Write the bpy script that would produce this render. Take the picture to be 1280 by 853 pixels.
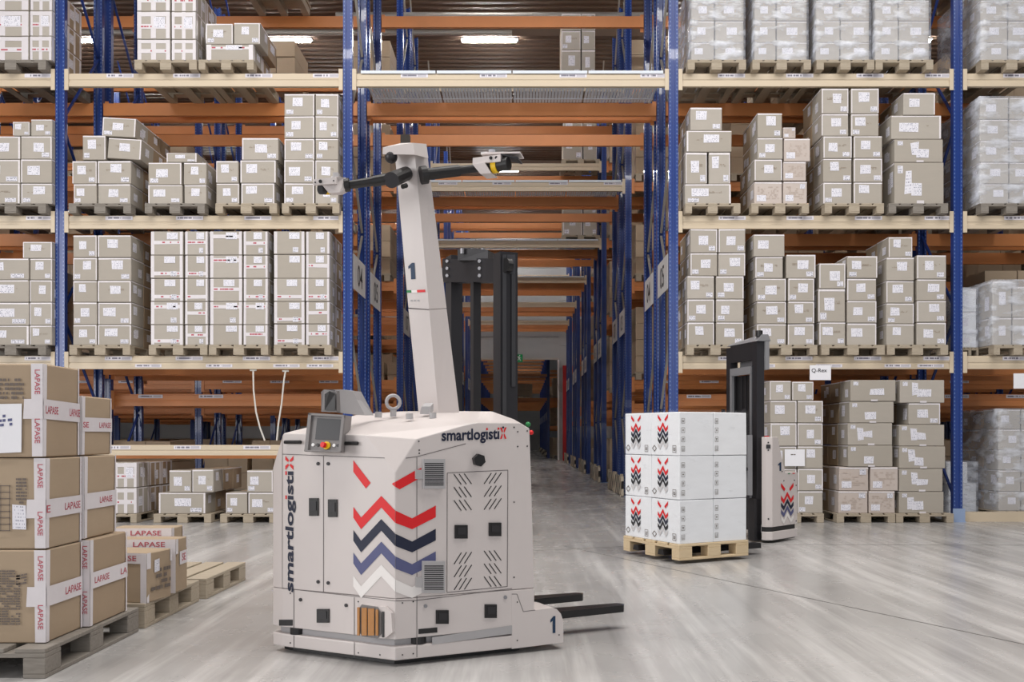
import bpy, bmesh, math, random
from mathutils import Vector, Matrix
random.seed(7)
for o in list(bpy.data.objects): bpy.data.objects.remove(o)
S = bpy.context.scene
COL = S.collection
# ------------------------------------------------------------------ camera
F, CX, CY, CH = 1150.0, 653.0, 546.0, 1.07        # focal length (px of a 1280 wide frame), horizon, eye height
cd = bpy.data.cameras.new('camera'); cam = bpy.data.objects.new('camera', cd); COL.objects.link(cam)
cam.location = (0, 0, CH); cam.rotation_euler = (math.pi/2, 0, 0)
cd.sensor_width = 36; cd.lens = F*36/1280
cd.shift_x = -(CX-640)/1280; cd.shift_y = (CY-426.5)/1280
cd.clip_start = .05; cd.clip_end = 300
S.camera = cam
# ------------------------------------------------------------------ world, lights, exposure
w = bpy.data.worlds.new('world'); S.world = w; w.use_nodes = True
w.node_tree.nodes['Background'].inputs[0].default_value = (0.93, 0.96, 1.0, 1)
w.node_tree.nodes['Background'].inputs[1].default_value = 0.34
def area(name, loc, rot, sx, sy, power, col=(1, .97, .93)):
    l = bpy.data.lights.new(name, 'AREA'); l.shape = 'RECTANGLE'; l.size = sx; l.size_y = sy
    l.energy = power; l.color = col
    o = bpy.data.objects.new(name, l); COL.objects.link(o); o.location = loc; o.rotation_euler = rot
    return o
area('added_soft_light', (-13.0, -1.5, 4.2), (math.radians(84), 0, math.radians(-68)), 9, 6, 880, (1, .985, .975))  # added key panel out of view, brightens faces turned to the left
area('added_soft_light', (2.5, -13.0, 5.0), (math.radians(84), 0, math.radians(8)), 14, 7, 430, (.93, .96, 1))  # added fill panel behind the camera, for the front faces
for yy in (2.5, 6.5): area('hall_light_strip', (0.5, yy, 9.6), (0, 0, 0), 16, .5, 760)
S.view_settings.view_transform = 'Standard'; S.view_settings.look = 'None'
S.view_settings.exposure = 0.0; S.view_settings.gamma = 1.0; S.view_settings.use_curve_mapping = False
S.cycles.max_bounces = 6; S.cycles.diffuse_bounces = 3; S.cycles.glossy_bounces = 3
S.cycles.transparent_max_bounces = 10; S.cycles.use_denoising = True

# ------------------------------------------------------------------ materials
def srgb(r, g, b):
    f = lambda c: (c/255/12.92) if c/255 <= .04045 else ((c/255+.055)/1.055)**2.4
    return (f(r), f(g), f(b), 1)
class NT:
    def __init__(s, name):
        s.m = bpy.data.materials.new(name); s.m.use_nodes = True; s.t = s.m.node_tree
        s.b = s.t.nodes['Principled BSDF']
    def n(s, typ, **kw):
        x = s.t.nodes.new(typ)
        for k, v in kw.items(): setattr(x, k, v)
        return x
    def l(s, a, b): s.t.links.new(a, b)
    def math(s, op, a, b=None, c=None):
        x = s.n('ShaderNodeMath', operation=op)
        for i, q in enumerate((a, b, c)):
            if q is None: continue
            if isinstance(q, (int, float)): x.inputs[i].default_value = q
            else: s.l(q, x.inputs[i])
        return x.outputs[0]
    def mix(s, fac, a, b):
        x = s.n('ShaderNodeMix', data_type='RGBA')
        for i, q in ((0, fac), (6, a), (7, b)):
            if isinstance(q, (tuple, int, float)): x.inputs[i].default_value = q
            else: s.l(q, x.inputs[i])
        return x.outputs[2]
    def noise(s, scale, vec=None, detail=3, rough=.55):
        x = s.n('ShaderNodeTexNoise'); x.inputs['Scale'].default_value = scale
        x.inputs['Detail'].default_value = detail; x.inputs['Roughness'].default_value = rough
        if vec is not None: s.l(vec, x.inputs['Vector'])
        return x.outputs['Fac']
    def coord(s, kind='Object', scale=None):
        c = s.n('ShaderNodeTexCoord').outputs[kind]
        if scale:
            m = s.n('ShaderNodeMapping'); m.inputs['Scale'].default_value = scale; s.l(c, m.inputs[0]); c = m.outputs[0]
        return c
    def ramp(s, fac, p0, p1):
        x = s.n('ShaderNodeMapRange'); x.inputs[1].default_value = p0; x.inputs[2].default_value = p1
        s.l(fac, x.inputs[0]); return x.outputs[0]
    def bump(s, h, strength=.2, dist=.01):
        x = s.n('ShaderNodeBump'); x.inputs['Strength'].default_value = strength; x.inputs['Distance'].default_value = dist
        s.l(h, x.inputs['Height']); s.l(x.outputs[0], s.b.inputs['Normal'])
    def base(s, c):
        if isinstance(c, tuple): s.b.inputs['Base Color'].default_value = c
        else: s.l(c, s.b.inputs['Base Color'])
    def rough(s, r): s.b.inputs['Roughness'].default_value = r
def simple(name, c, r=.5, metal=0, var=.06, scale=8, bump=0):
    k = NT(name)
    k.rough(r); k.b.inputs['Metallic'].default_value = metal
    if var:
        f = k.noise(scale, k.coord())
        k.base(k.mix(f, tuple(x*(1-var) for x in c[:3])+(1,), tuple(min(1, x*(1+var)) for x in c[:3])+(1,)))
        if bump: k.bump(f, bump, .005)
    else: k.base(c)
    return k.m
def cardboard(name, c1, c2, wrinkle=.15):
    k = NT(name); k.rough(.75)
    r = k.n('ShaderNodeObjectInfo').outputs['Random']
    base = k.mix(r, c1, c2)
    f = k.noise(5, k.coord('Object', (1, 1, 3)), 4)
    g = k.mix(k.math('MULTIPLY', k.ramp(f, .35, .75), .22), base, tuple(x*.72 for x in c1[:3])+(1,))
    k.base(g); k.bump(k.noise(9, k.coord(), 2), wrinkle, .01)
    return k.m
M = {}
def lamp0(name, c, s):
    k = NT(name); k.base(c); k.b.inputs['Emission Color'].default_value = c; k.b.inputs['Emission Strength'].default_value = s; return k.m
M['card'] = cardboard('cardboard', srgb(186, 179, 170), srgb(174, 166, 155))
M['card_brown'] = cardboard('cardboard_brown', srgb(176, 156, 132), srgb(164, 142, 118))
M['card_pink'] = cardboard('cardboard_pale', srgb(206, 194, 187), srgb(196, 183, 175))
M['card_white'] = cardboard('cardboard_white', srgb(246, 248, 252), srgb(240, 243, 248), .05)
M['card_far'] = cardboard('cardboard_far', srgb(196, 175, 150), srgb(176, 155, 130))
M['tape'] = simple('packing_tape', srgb(226, 221, 225), .3, 0, .05, 25, .1)
M['tape_seam'] = simple('packing_tape_printed_seam', srgb(234, 229, 232), .4, 0, .14, 40)
M['red_print'] = simple('red_print', srgb(186, 84, 98), .6, 0, .15, 60)
M['pale_print_box'] = simple('pale_box_print', srgb(190, 175, 165), .8, 0, .1, 40)
M['box_print'] = simple('faint_box_print', srgb(158, 144, 130), .8, 0, .1, 40)
M['grey_print'] = simple('grey_print', srgb(112, 102, 96), .8, 0, .1, 40)
M['paper'] = simple('paper', srgb(240, 240, 246), .7, 0, .02, 10)
def print_mat(name, rows, paper, ink, density=.5, cells=14, barcode=False):
    k = NT(name); k.rough(.6)
    uv = k.coord('UV'); sp = k.n('ShaderNodeSeparateXYZ'); k.l(uv, sp.inputs[0]); u, v = sp.outputs[0], sp.outputs[1]
    vr = k.math('MULTIPLY', v, rows); row = k.math('FLOOR', vr); fr = k.math('FRACT', vr)
    inrow = k.math('MULTIPLY', k.math('GREATER_THAN', fr, .3), k.math('LESS_THAN', fr, .75))
    rnd = k.n('ShaderNodeObjectInfo').outputs['Random']
    cb = k.n('ShaderNodeCombineXYZ'); k.l(k.math('MULTIPLY', u, cells), cb.inputs[0])
    k.l(k.math('ADD', k.math('MULTIPLY', row, 3.71), k.math('MULTIPLY', rnd, 50)), cb.inputs[1])
    nz = k.noise(1.0, cb.outputs[0], 1)
    ink_f = k.math('MULTIPLY', inrow, k.math('GREATER_THAN', nz, density))
    m = k.math('MULTIPLY', k.math('GREATER_THAN', u, .06), k.math('LESS_THAN', u, .94))
    m = k.math('MULTIPLY', m, k.math('MULTIPLY', k.math('GREATER_THAN', v, .05), k.math('LESS_THAN', v, .95)))
    ink_f = k.math('MULTIPLY', ink_f, m)
    if barcode:
        bc = k.math('GREATER_THAN', k.noise(60, cb.outputs[0], 0), .5)
        area_ = k.math('MULTIPLY', k.math('GREATER_THAN', u, .62), k.math('MULTIPLY', k.math('GREATER_THAN', v, .2), k.math('LESS_THAN', v, .85)))
        ink_f = k.math('MAXIMUM', k.math('MULTIPLY', ink_f, k.math('LESS_THAN', u, .58)), k.math('MULTIPLY', k.math('MULTIPLY', area_, m), .45))
    k.base(k.mix(k.math('MULTIPLY', ink_f, .75), paper, ink))
    return k.m
M['label'] = print_mat('shipping_label_print', 7, srgb(234, 233, 242), srgb(96, 100, 130), .55)
M['label_small'] = print_mat('small_label_print', 3, srgb(230, 229, 238), srgb(80, 84, 110), .5, 8)
M['beam_label'] = print_mat('location_label_print', 1, srgb(232, 228, 236), srgb(60, 58, 84), .42, 16, True)
def wood(name, c, dark):
    k = NT(name); k.rough(.8)
    r = k.n('ShaderNodeObjectInfo').outputs['Random']
    f = k.noise(6, k.coord('Object', (2, 12, 12)), 4)
    b = k.mix(f, dark, c); k.base(k.mix(k.math('MULTIPLY', r, .35), b, tuple(x*.78 for x in c[:3])+(1,))); k.bump(f, .25, .004)
    return k.m
M['wood'] = wood('pallet_wood', srgb(194, 182, 164), srgb(158, 144, 124))
M['wood_new'] = wood('pallet_wood_new', srgb(232, 212, 178), srgb(206, 180, 142))
M['wood_old'] = wood('pallet_wood_weathered', srgb(158, 152, 144), srgb(112, 104, 96))
def blue_post():
    k = NT('blue_post_paint'); k.rough(.28)
    sp = k.n('ShaderNodeSeparateXYZ'); k.l(k.coord(), sp.inputs[0])
    ax = k.math('ABSOLUTE', sp.outputs[0])
    hx = k.math('LESS_THAN', k.math('ABSOLUTE', k.math('SUBTRACT', ax, .042)), .006)
    hz = k.math('LESS_THAN', k.math('FRACT', k.math('MULTIPLY', sp.outputs[2], 20)), .42)
    g = k.n('ShaderNodeNewGeometry'); ns = k.n('ShaderNodeSeparateXYZ'); k.l(g.outputs['Normal'], ns.inputs[0])
    fr = k.math('GREATER_THAN', k.math('ABSOLUTE', ns.outputs[1]), .6)
    f = k.math('MULTIPLY', k.math('MULTIPLY', hx, hz), fr)
    nz = k.noise(3, k.coord())
    blue = k.mix(nz, srgb(30, 58, 126), srgb(37, 67, 142))
    k.base(k.mix(f, blue, srgb(104, 126, 172)))
    k.b.inputs['Coat Weight'].default_value = .3
    return k.m
M['blue_post'] = blue_post()
M['blue'] = simple('blue_paint', srgb(30, 58, 130), .35, 0, .08)
M['blue_foot'] = simple('foot_plate_paint', srgb(150, 170, 204), .4)
M['galv'] = simple('galvanised_steel', srgb(176, 172, 166), .4, .6, .15, 30)
M['cream'] = simple('cream_beam_paint', srgb(212, 196, 172), .4, 0, .05, 2)
M['orange'] = simple('orange_beam_paint', srgb(216, 140, 84), .42, 0, .1, 3)
M['mesh_white'] = simple('mesh_deck_steel', srgb(222, 230, 240), .5, 0, .03)
M['sign'] = simple('sign_plate', srgb(206, 204, 204), .5, 0, .03)
M['ink'] = simple('black_ink', srgb(36, 34, 40), .6, 0, 0)
M['agv'] = simple('robot_white_paint', srgb(216, 208, 206), .38, 0, .012, 3)
M['agv_shade'] = simple('robot_plastic_grey', srgb(178, 176, 178), .45, 0, .03)
M['seam'] = simple('panel_gap', srgb(120, 114, 114), .8, 0, 0)
M['black'] = simple('black_plastic', srgb(30, 29, 31), .4, 0, .1, 20)
M['black_metal'] = simple('black_steel', srgb(52, 51, 54), .42, .3, .12, 10)
M['mast'] = simple('mast_steel', srgb(56, 55, 59), .38, .4, .1, 6)
M['mast_light'] = simple('carriage_steel', srgb(150, 150, 154), .4, .3, .05, 6)
M['hmi'] = simple('control_panel_grey', srgb(128, 124, 124), .5, 0, .03)
M['screen'] = simple('dark_screen', srgb(54, 54, 58), .4, 0, .02)
M['red'] = simple('signal_red', srgb(226, 24, 32), .45, 0, 0)
M['navy'] = simple('navy_print', srgb(20, 28, 56), .5, 0, 0)
M['slate'] = simple('slate_blue_print', srgb(88, 92, 134), .5, 0, 0)
M['pale'] = simple('pale_print', srgb(244, 240, 238), .4, 0, 0)
M['grey_pale'] = simple('pale_grey_print', srgb(214, 212, 214), .5, 0, 0)
M['teal'] = simple('numeral_print', srgb(18, 52, 84), .5, 0, 0)
M['green'] = simple('flag_green', srgb(30, 130, 70), .5, 0, 0)
M['yellow'] = simple('signal_yellow', srgb(240, 196, 20), .45, 0, 0)
M['amber'] = simple('amber_lens', srgb(176, 118, 54), .2, 0, .15, 30)
M['chrome'] = simple('zinc_bolt', srgb(150, 150, 155), .35, .4, 0)
M['exit'] = lamp0('exit_sign_green', srgb(10, 110, 60), .35)
M['white'] = simple('white_paint', srgb(236, 236, 236), .5, 0, 0)
M['red_paint'] = simple('red_paint', srgb(190, 26, 34), .45)
M['rope'] = simple('white_rope', srgb(226, 222, 214), .8)
def film():
    k = NT('stretch_film')
    t = k.t; out = t.nodes['Material Output']
    tr = k.n('ShaderNodeBsdfTransparent'); mx = k.n('ShaderNodeMixShader')
    k.base(srgb(238, 243, 255)); k.rough(.18); k.b.inputs['Specular IOR Level'].default_value = .8
    f = k.noise(3.2, k.coord('Object', (1, 1, 2.5)), 5)
    k.bump(f, .5, .04)
    k.l(k.math('ADD', .25, k.math('MULTIPLY', k.ramp(f, .48, .72), .6)), mx.inputs[0])
    k.l(tr.outputs[0], mx.inputs[1]); k.l(k.b.outputs[0], mx.inputs[2]); k.l(mx.outputs[0], out.inputs[0])
    return k.m
M['film'] = film()
def thin_film():
    k = NT('clear_stretch_film')
    t = k.t; out = t.nodes['Material Output']
    tr = k.n('ShaderNodeBsdfTransparent'); mx = k.n('ShaderNodeMixShader')
    k.base(srgb(235, 238, 246)); k.rough(.15)
    f = k.noise(5, k.coord('Object', (1, 1, 3)), 5); k.bump(f, .5, .03)
    k.l(k.math('ADD', .015, k.math('MULTIPLY', k.ramp(f, .62, .78), .14)), mx.inputs[0])
    k.l(tr.outputs[0], mx.inputs[1]); k.l(k.b.outputs[0], mx.inputs[2]); k.l(mx.outputs[0], out.inputs[0])
    return k.m
M['film_clear'] = thin_film()
def floor_mat():
    k = NT('polished_concrete')
    n1 = k.noise(.8, k.coord(), 5)
    st = k.noise(1.6, k.coord('Object', (2.2, .12, 1)), 5, .65)      # tyre streaks along the aisle
    m2 = k.n('ShaderNodeMapping'); m2.inputs['Rotation'].default_value = (0, 0, .62); m2.inputs['Scale'].default_value = (2.6, .16, 1)
    k.l(k.coord(), m2.inputs[0]); st2 = k.noise(1.1, m2.outputs[0], 5, .65)
    c = k.mix(n1, srgb(154, 152, 151), srgb(186, 184, 183))
    c = k.mix(k.math('MULTIPLY', k.ramp(st, .5, .72), .75), c, srgb(228, 226, 225))
    c = k.mix(k.math('MULTIPLY', k.ramp(st2, .53, .70), .6), c, srgb(222, 220, 219))
    c = k.mix(k.math('MULTIPLY', k.ramp(k.noise(2.3, m2.outputs[0], 4), .56, .72), .5), c, srgb(134, 131, 130))
    k.base(c)
    k.l(k.math('ADD', .13, k.math('MULTIPLY', k.noise(2.5, k.coord(), 4), .26)), k.b.inputs['Roughness'])
    k.b.inputs['Specular IOR Level'].default_value = .5
    k.bump(k.noise(30, k.coord(), 2), .02, .005)
    return k.m
M['floor'] = floor_mat()
M['joint'] = simple('floor_joint', srgb(92, 90, 88), .8, 0, .1)
M['roof'] = simple('corrugated_roof', srgb(108, 88, 74), .6, 0, .08, .6)
M['wallp'] = simple('wall_panel', srgb(164, 164, 165), .6, 0, .03, 2)
M['dark'] = simple('dark_void', srgb(60, 55, 50), .8)
def stripes():
    k = NT('hazard_stripe'); sp = k.n('ShaderNodeSeparateXYZ'); k.l(k.coord(), sp.inputs[0])
    f = k.math('GREATER_THAN', k.math('FRACT', k.math('MULTIPLY', k.math('ADD', sp.outputs[1], sp.outputs[2]), 3.6)), .5)
    k.base(k.mix(f, srgb(222, 210, 190), srgb(30, 28, 28))); k.rough(.5); return k.m
M['stripe'] = stripes()
def lamp(name, strength):
    k = NT(name); k.base((1, 1, 1, 1)); k.b.inputs['Emission Color'].default_value = (1, .98, .95, 1)
    k.b.inputs['Emission Strength'].default_value = strength; return k.m
M['tube'] = lamp('light_tube', 150)
M['led'] = lamp('small_led', 1.2)

# ------------------------------------------------------------------ builders
def P(px, py, D): return Vector(((px-CX)/F*D, D, CH+(CY-py)/F*D))
def link(name, data, mat=None, parent=None):
    o = bpy.data.objects.new(name, data)
    COL.objects.link(o)
    if mat is not None and data is not None and not data.materials: data.materials.append(M[mat] if isinstance(mat, str) else mat)
    if parent is not None: o.parent = parent
    return o
def tag(o, label=None, cat=None, group=None, kind=None):
    if label: o['label'] = label
    if cat: o['category'] = cat
    if group: o['group'] = group
    if kind: o['kind'] = kind
    return o
def thing(name, label, cat, loc=(0, 0, 0), rz=0, group=None):
    o = bpy.data.objects.new(name, None); COL.objects.link(o); o.empty_display_size = .1
    o.location = loc; o.rotation_euler = (0, 0, rz)
    return tag(o, label, cat, group)
def inv_of(root):
    """world -> the local frame of a thing's root (or of a part whose own transform is the identity)"""
    o = root; m = Matrix.Identity(4)
    while o is not None:
        m = (Matrix.Translation(o.location) @ o.rotation_euler.to_matrix().to_4x4()) @ m
        o = o.parent
    return m.inverted()
class MB:
    def __init__(s): s.v, s.f, s.uv = [], [], {}
    def poly(s, pts, uv=None):
        i = len(s.v); s.v += [Vector(p) for p in pts]; s.f.append(tuple(range(i, i+len(pts))))
        if uv: s.uv[len(s.f)-1] = uv
        return s
    def quad_uv(s, pts): return s.poly(pts, ((0, 0), (1, 0), (1, 1), (0, 1)))
    def slab(s, pts, off0, off1):
        """prism between pts+off0 and pts+off1"""
        n = len(pts); i = len(s.v); off0, off1 = Vector(off0), Vector(off1)
        s.v += [Vector(p)+off0 for p in pts]+[Vector(p)+off1 for p in pts]
        s.f.append(tuple(range(i+n-1, i-1, -1))); s.f.append(tuple(range(i+n, i+2*n)))
        for k in range(n): s.f.append((i+k, i+(k+1) % n, i+n+(k+1) % n, i+n+k))
        return s
    def prism(s, xy, z0, z1): return s.slab([(x, y, 0) for x, y in xy], (0, 0, z0), (0, 0, z1))
    def box(s, x0, x1, y0, y1, z0, z1): return s.prism([(x0, y0), (x1, y0), (x1, y1), (x0, y1)], z0, z1)
    def cbox(s, x0, x1, y0, y1, z0, z1, b=.004, j=0):
        """box with chamfered edges (24 corners), j jitters the corners a little"""
        i = len(s.v); idx = {}
        for a, X in enumerate((x0, x1)):
            for c, Y in enumerate((y0, y1)):
                for d, Z in enumerate((z0, z1)):
                    sx, sy, sz = (1, -1)[a], (1, -1)[c], (1, -1)[d]
                    jj = Vector((random.uniform(-j, j), random.uniform(-j, j), random.uniform(-j, 0) if d else 0))
                    for ax in range(3):
                        p = Vector((X+(0 if ax == 0 else sx*b), Y+(0 if ax == 1 else sy*b), Z+(0 if ax == 2 else sz*b)))+jj
                        idx[(a, c, d, ax)] = len(s.v); s.v.append(p)
        q = idx
        for a in (0, 1):
            s.f.append((q[a, 0, 0, 0], q[a, 1, 0, 0], q[a, 1, 1, 0], q[a, 0, 1, 0]))
            s.f.append((q[0, a, 0, 1], q[1, a, 0, 1], q[1, a, 1, 1], q[0, a, 1, 1]))
            s.f.append((q[0, 0, a, 2], q[1, 0, a, 2], q[1, 1, a, 2], q[0, 1, a, 2]))
            for c in (0, 1):
                s.f.append((q[0, a, c, 1], q[1, a, c, 1], q[1, a, c, 2], q[0, a, c, 2]))
                s.f.append((q[a, 0, c, 0], q[a, 1, c, 0], q[a, 1, c, 2], q[a, 0, c, 2]))
                s.f.append((q[a, c, 0, 0], q[a, c, 1, 0], q[a, c, 1, 1], q[a, c, 0, 1]))
                for d in (0, 1): s.f.append((q[a, c, d, 0], q[a, c, d, 1], q[a, c, d, 2]))
        return s
    def hexa(s, b, t):
        i = len(s.v); s.v += [Vector(p) for p in b]+[Vector(p) for p in t]; n = len(b)
        s.f.append(tuple(range(i+n-1, i-1, -1))); s.f.append(tuple(range(i+n, i+2*n)))
        for k in range(n): s.f.append((i+k, i+(k+1) % n, i+n+(k+1) % n, i+n+k))
        return s
    def tube(s, p0, p1, r, n=10, r1=None, cap=True):
        p0, p1 = Vector(p0), Vector(p1); d = (p1-p0).normalized()
        a = d.orthogonal().normalized(); b = d.cross(a); r1 = r if r1 is None else r1
        i = len(s.v)
        for p, q in ((p0, r), (p1, r1)):
            for k in range(n):
                t = 2*math.pi*k/n; s.v.append(p+a*(q*math.cos(t))+b*(q*math.sin(t)))
        for k in range(n): s.f.append((i+k, i+(k+1) % n, i+n+(k+1) % n, i+n+k))
        if cap: s.f.append(tuple(range(i+n-1, i-1, -1))); s.f.append(tuple(range(i+n, i+2*n)))
        return s
    def bar(s, p0, p1, wx, wy):
        """rectangular bar between two points"""
        p0, p1 = Vector(p0), Vector(p1); d = (p1-p0).normalized()
        a = d.cross(Vector((0, 0, 1)));  a = Vector((1, 0, 0)) if a.length < 1e-3 else a.normalized()
        b = d.cross(a)
        c = [a*(wx/2*i)+b*(wy/2*j) for i, j in ((-1, -1), (1, -1), (1, 1), (-1, 1))]
        return s.hexa([p0+q for q in c], [p1+q for q in c])
    def ball(s, c, r, n=12, m=8, sz=1, half=0):
        c = Vector(c); i = len(s.v)
        for a in range(m+1):
            t = math.pi*a/m
            if half < 0: t = math.pi/2+t/2
            for k in range(n):
                p = 2*math.pi*k/n; s.v.append(c+Vector((r*math.sin(t)*math.cos(p), r*math.sin(t)*math.sin(p), r*math.cos(t)*sz)))
        for a in range(m):
            for k in range(n):
                s.f.append((i+a*n+k, i+a*n+(k+1) % n, i+(a+1)*n+(k+1) % n, i+(a+1)*n+k))
        return s
    def torus(s, c, R, r, ax, n=20, m=8):
        c = Vector(c); ax = Vector(ax).normalized(); a = ax.orthogonal().normalized(); b = ax.cross(a); i = len(s.v)
        for k in range(n):
            t = 2*math.pi*k/n; d = a*math.cos(t)+b*math.sin(t)
            for q in range(m):
                p = 2*math.pi*q/m; s.v.append(c+d*(R+r*math.cos(p))+ax*(r*math.sin(p)))
        for k in range(n):
            for q in range(m):
                s.f.append((i+k*m+q, i+k*m+(q+1) % m, i+((k+1) % n)*m+(q+1) % m, i+((k+1) % n)*m+q))
        return s
    def mesh(s, name, m=None, normals=True, smooth=False):
        me = bpy.data.meshes.new(name)
        vs = [m @ v for v in s.v] if m is not None else s.v
        me.from_pydata([tuple(v) for v in vs], [], s.f)
        if s.uv:
            uvl = me.uv_layers.new(name='UVMap')
            for p in me.polygons:
                u = s.uv.get(p.index)
                if u:
                    for li, c in zip(p.loop_indices, u): uvl.data[li].uv = c
        if normals:
            bm = bmesh.new(); bm.from_mesh(me); bmesh.ops.recalc_face_normals(bm, faces=bm.faces); bm.to_mesh(me); bm.free()
        if smooth:
            for p in me.polygons: p.use_smooth = True
        me.update()
        return me
    def build(s, name, mat, parent=None, smooth=False, kind=None, label=None):
        o = link(name, s.mesh(name, inv_of(parent) if parent is not None else None, smooth=smooth), mat, parent)
        return tag(o, label=label, kind=kind)
# text -> flat glyph outlines (vertices in 0..1 x 0..1, faces)
_txt = {}
def glyphs(text, bold=.0, squeeze=True):
    key = (text, bold)
    if key in _txt: return _txt[key]
    cu = bpy.data.curves.new('text', 'FONT'); cu.body = text; cu.offset = bold; cu.resolution_u = 3
    o = bpy.data.objects.new('text', cu); COL.objects.link(o)
    bpy.context.view_layer.update()
    me = bpy.data.meshes.new_from_object(o.evaluated_get(bpy.context.evaluated_depsgraph_get()))
    vs = [(v.co.x, v.co.y) for v in me.vertices]; fs = [tuple(p.vertices) for p in me.polygons]
    bpy.data.objects.remove(o); bpy.data.curves.remove(cu); bpy.data.meshes.remove(me)
    x0 = min(v[0] for v in vs); x1 = max(v[0] for v in vs); y0 = min(v[1] for v in vs); y1 = max(v[1] for v in vs)
    _txt[key] = (vs, fs, (x0, x1, y0, y1)); return _txt[key]
def bil(q, u, v):
    """q: bottom-left, bottom-right, top-right, top-left"""
    return q[0]*(1-u)*(1-v)+q[1]*u*(1-v)+q[2]*u*v+q[3]*(1-u)*v
def text_on(mb, text, quad, bold=.0):
    vs, fs, (x0, x1, y0, y1) = glyphs(text, bold)
    i = len(mb.v); quad = [Vector(q) for q in quad]
    for x, y in vs: mb.v.append(bil(quad, (x-x0)/(x1-x0), (y-y0)/(y1-y0)))
    mb.f += [tuple(i+k for k in f) for f in fs]
    return mb
class Plane:
    """a vertical plane given by two ground points; at() gives the point of it seen at a pixel of the photograph"""
    def __init__(s, a, b):
        s.a = Vector((a[0], a[1], 0)); d = Vector((b[0]-a[0], b[1]-a[1], 0)).normalized(); s.d = d
        s.n = Vector((d.y, -d.x, 0))
        if s.n.y > 0: s.n = -s.n
    def at(s, px, py, off=0.0):
        ray = Vector(((px-CX)/F, 1, (CY-py)/F)); c = Vector((0, 0, CH))
        t = (s.a-c).dot(s.n)/ray.dot(s.n)
        return c+ray*t+s.n*off
    def pts(s, lst, off=0.0): return [s.at(x, y, off) for x, y in lst]
ORD = ['bottom', 'second', 'third', 'fourth', 'fifth', 'sixth', 'seventh', 'eighth']
# ================================================================== the hall
def struct(o): return tag(o, kind='structure')
ROOFZ = 10.0
struct(MB().box(-26, 26, -14, 72, -.1, 0).build('floor', 'floor'))
for i, (a, b) in enumerate((((-.1, 7.05), (1.6, 10.9)), ((0.35, 9.25), (3.9, 6.55)))): pass
def joint(p0, p1, wdt=.012):
    a, b = Vector((*p0, .0008)), Vector((*p1, .0008)); d = (b-a).normalized(); n = Vector((-d.y, d.x, 0))*wdt/2
    struct(MB().slab([a-n, b-n, b+n, a+n], (0, 0, -.004), (0, 0, 0)).build('floor_joint', 'joint'))
def ground(px, py): D = F*CH/(py-CY); return ((px-CX)/F*D, D)
joint(ground(705, 683), ground(1290, 808)); joint(ground(940, 681), ground(1290, 682)); joint(ground(640, 690), ground(940, 676))
rb = MB(); y = -14.0; pts = []
while y < 72:
    pts += [(y, 10.0), (y+.1, 10.0), (y+.13, 10.03), (y+.2, 10.03)]; y += .23
for (ya, za), (yb, zb) in zip(pts, pts[1:]): rb.poly([(-26, ya, za), (26, ya, za), (26, yb, zb), (-26, yb, zb)])
struct(link('ceiling', rb.mesh('ceiling', normals=False), 'roof'))
for k in range(7):
    y = 10.1+4.9*k
    struct(MB().box(-26, 26, y, y+.16, 9.74, 9.99).build('ceiling_beam', 'roof'))
struct(MB().box(-26.2, -26, 7, 72, 0, 10.1).build('wall_left', 'wallp'))
struct(MB().box(26, 26.2, -2, 72, 0, 10.1).build('wall_right', 'wallp'))
struct(MB().box(-26, 26, 72, 72.2, 0, 10.1).build('wall_back', 'wallp'))
WY = 41.0; OX0, OX1, OZ = -4.1, 1.62, 4.49
wb = thing('wall_partition', None, None, (0, WY, 0)); wb['kind'] = 'structure'
for x0, x1, z0 in ((-26, OX0, 0), (OX1, 26, 0), (OX0, OX1, OZ)):
    z = z0
    while z < 10:
        z2 = min(10.0, z+1.02); MB().box(x0, x1, WY, WY+.2, z+.012, z2).build('wall_panel', 'wallp', wb); z = z2
struct(MB().box(OX1-.06, OX1+.02, WY-.06, WY, 0, OZ).build('door_frame', 'white'))
struct(MB().box(OX1+.16, OX1+.36, WY-.5, WY-.3, 0, 4.2).build('pillar', 'red_paint'))
struct(MB().box(OX0, OX1, WY-.05, WY, OZ, OZ+.08).build('door_frame', 'galv'))
t = thing('exit_sign', 'small green running man exit sign above the far doorway', 'sign', P(648.5, 448, WY-.08))
q = P(648.5, 448, WY-.08); MB().box(q.x-.17, q.x+.17, q.y, q.y+.06, q.z-.17, q.z+.17).build('sign_plate', 'exit', t)
sy = q.y-.003; pm = MB()
for pl in ([(.02, .1), (.06, .1), (.06, .14), (.02, .14)], [(-.06, .08), (.03, .09), (.05, -.01), (-.01, -.02)], [(-.1, .0), (-.05, .07), (-.03, .05), (-.07, -.02)],
           [(.0, -.01), (.05, -.01), (.1, -.1), (.06, -.12)], [(-.01, -.02), (.03, -.02), (-.06, -.13), (-.1, -.12)], [(.04, .06), (.1, .02), (.09, .0), (.04, .03)]):
    pm.poly([(q.x+a, sy, q.z+b) for a, b in pl])
pm.build('pictogram', 'white', t)
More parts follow.
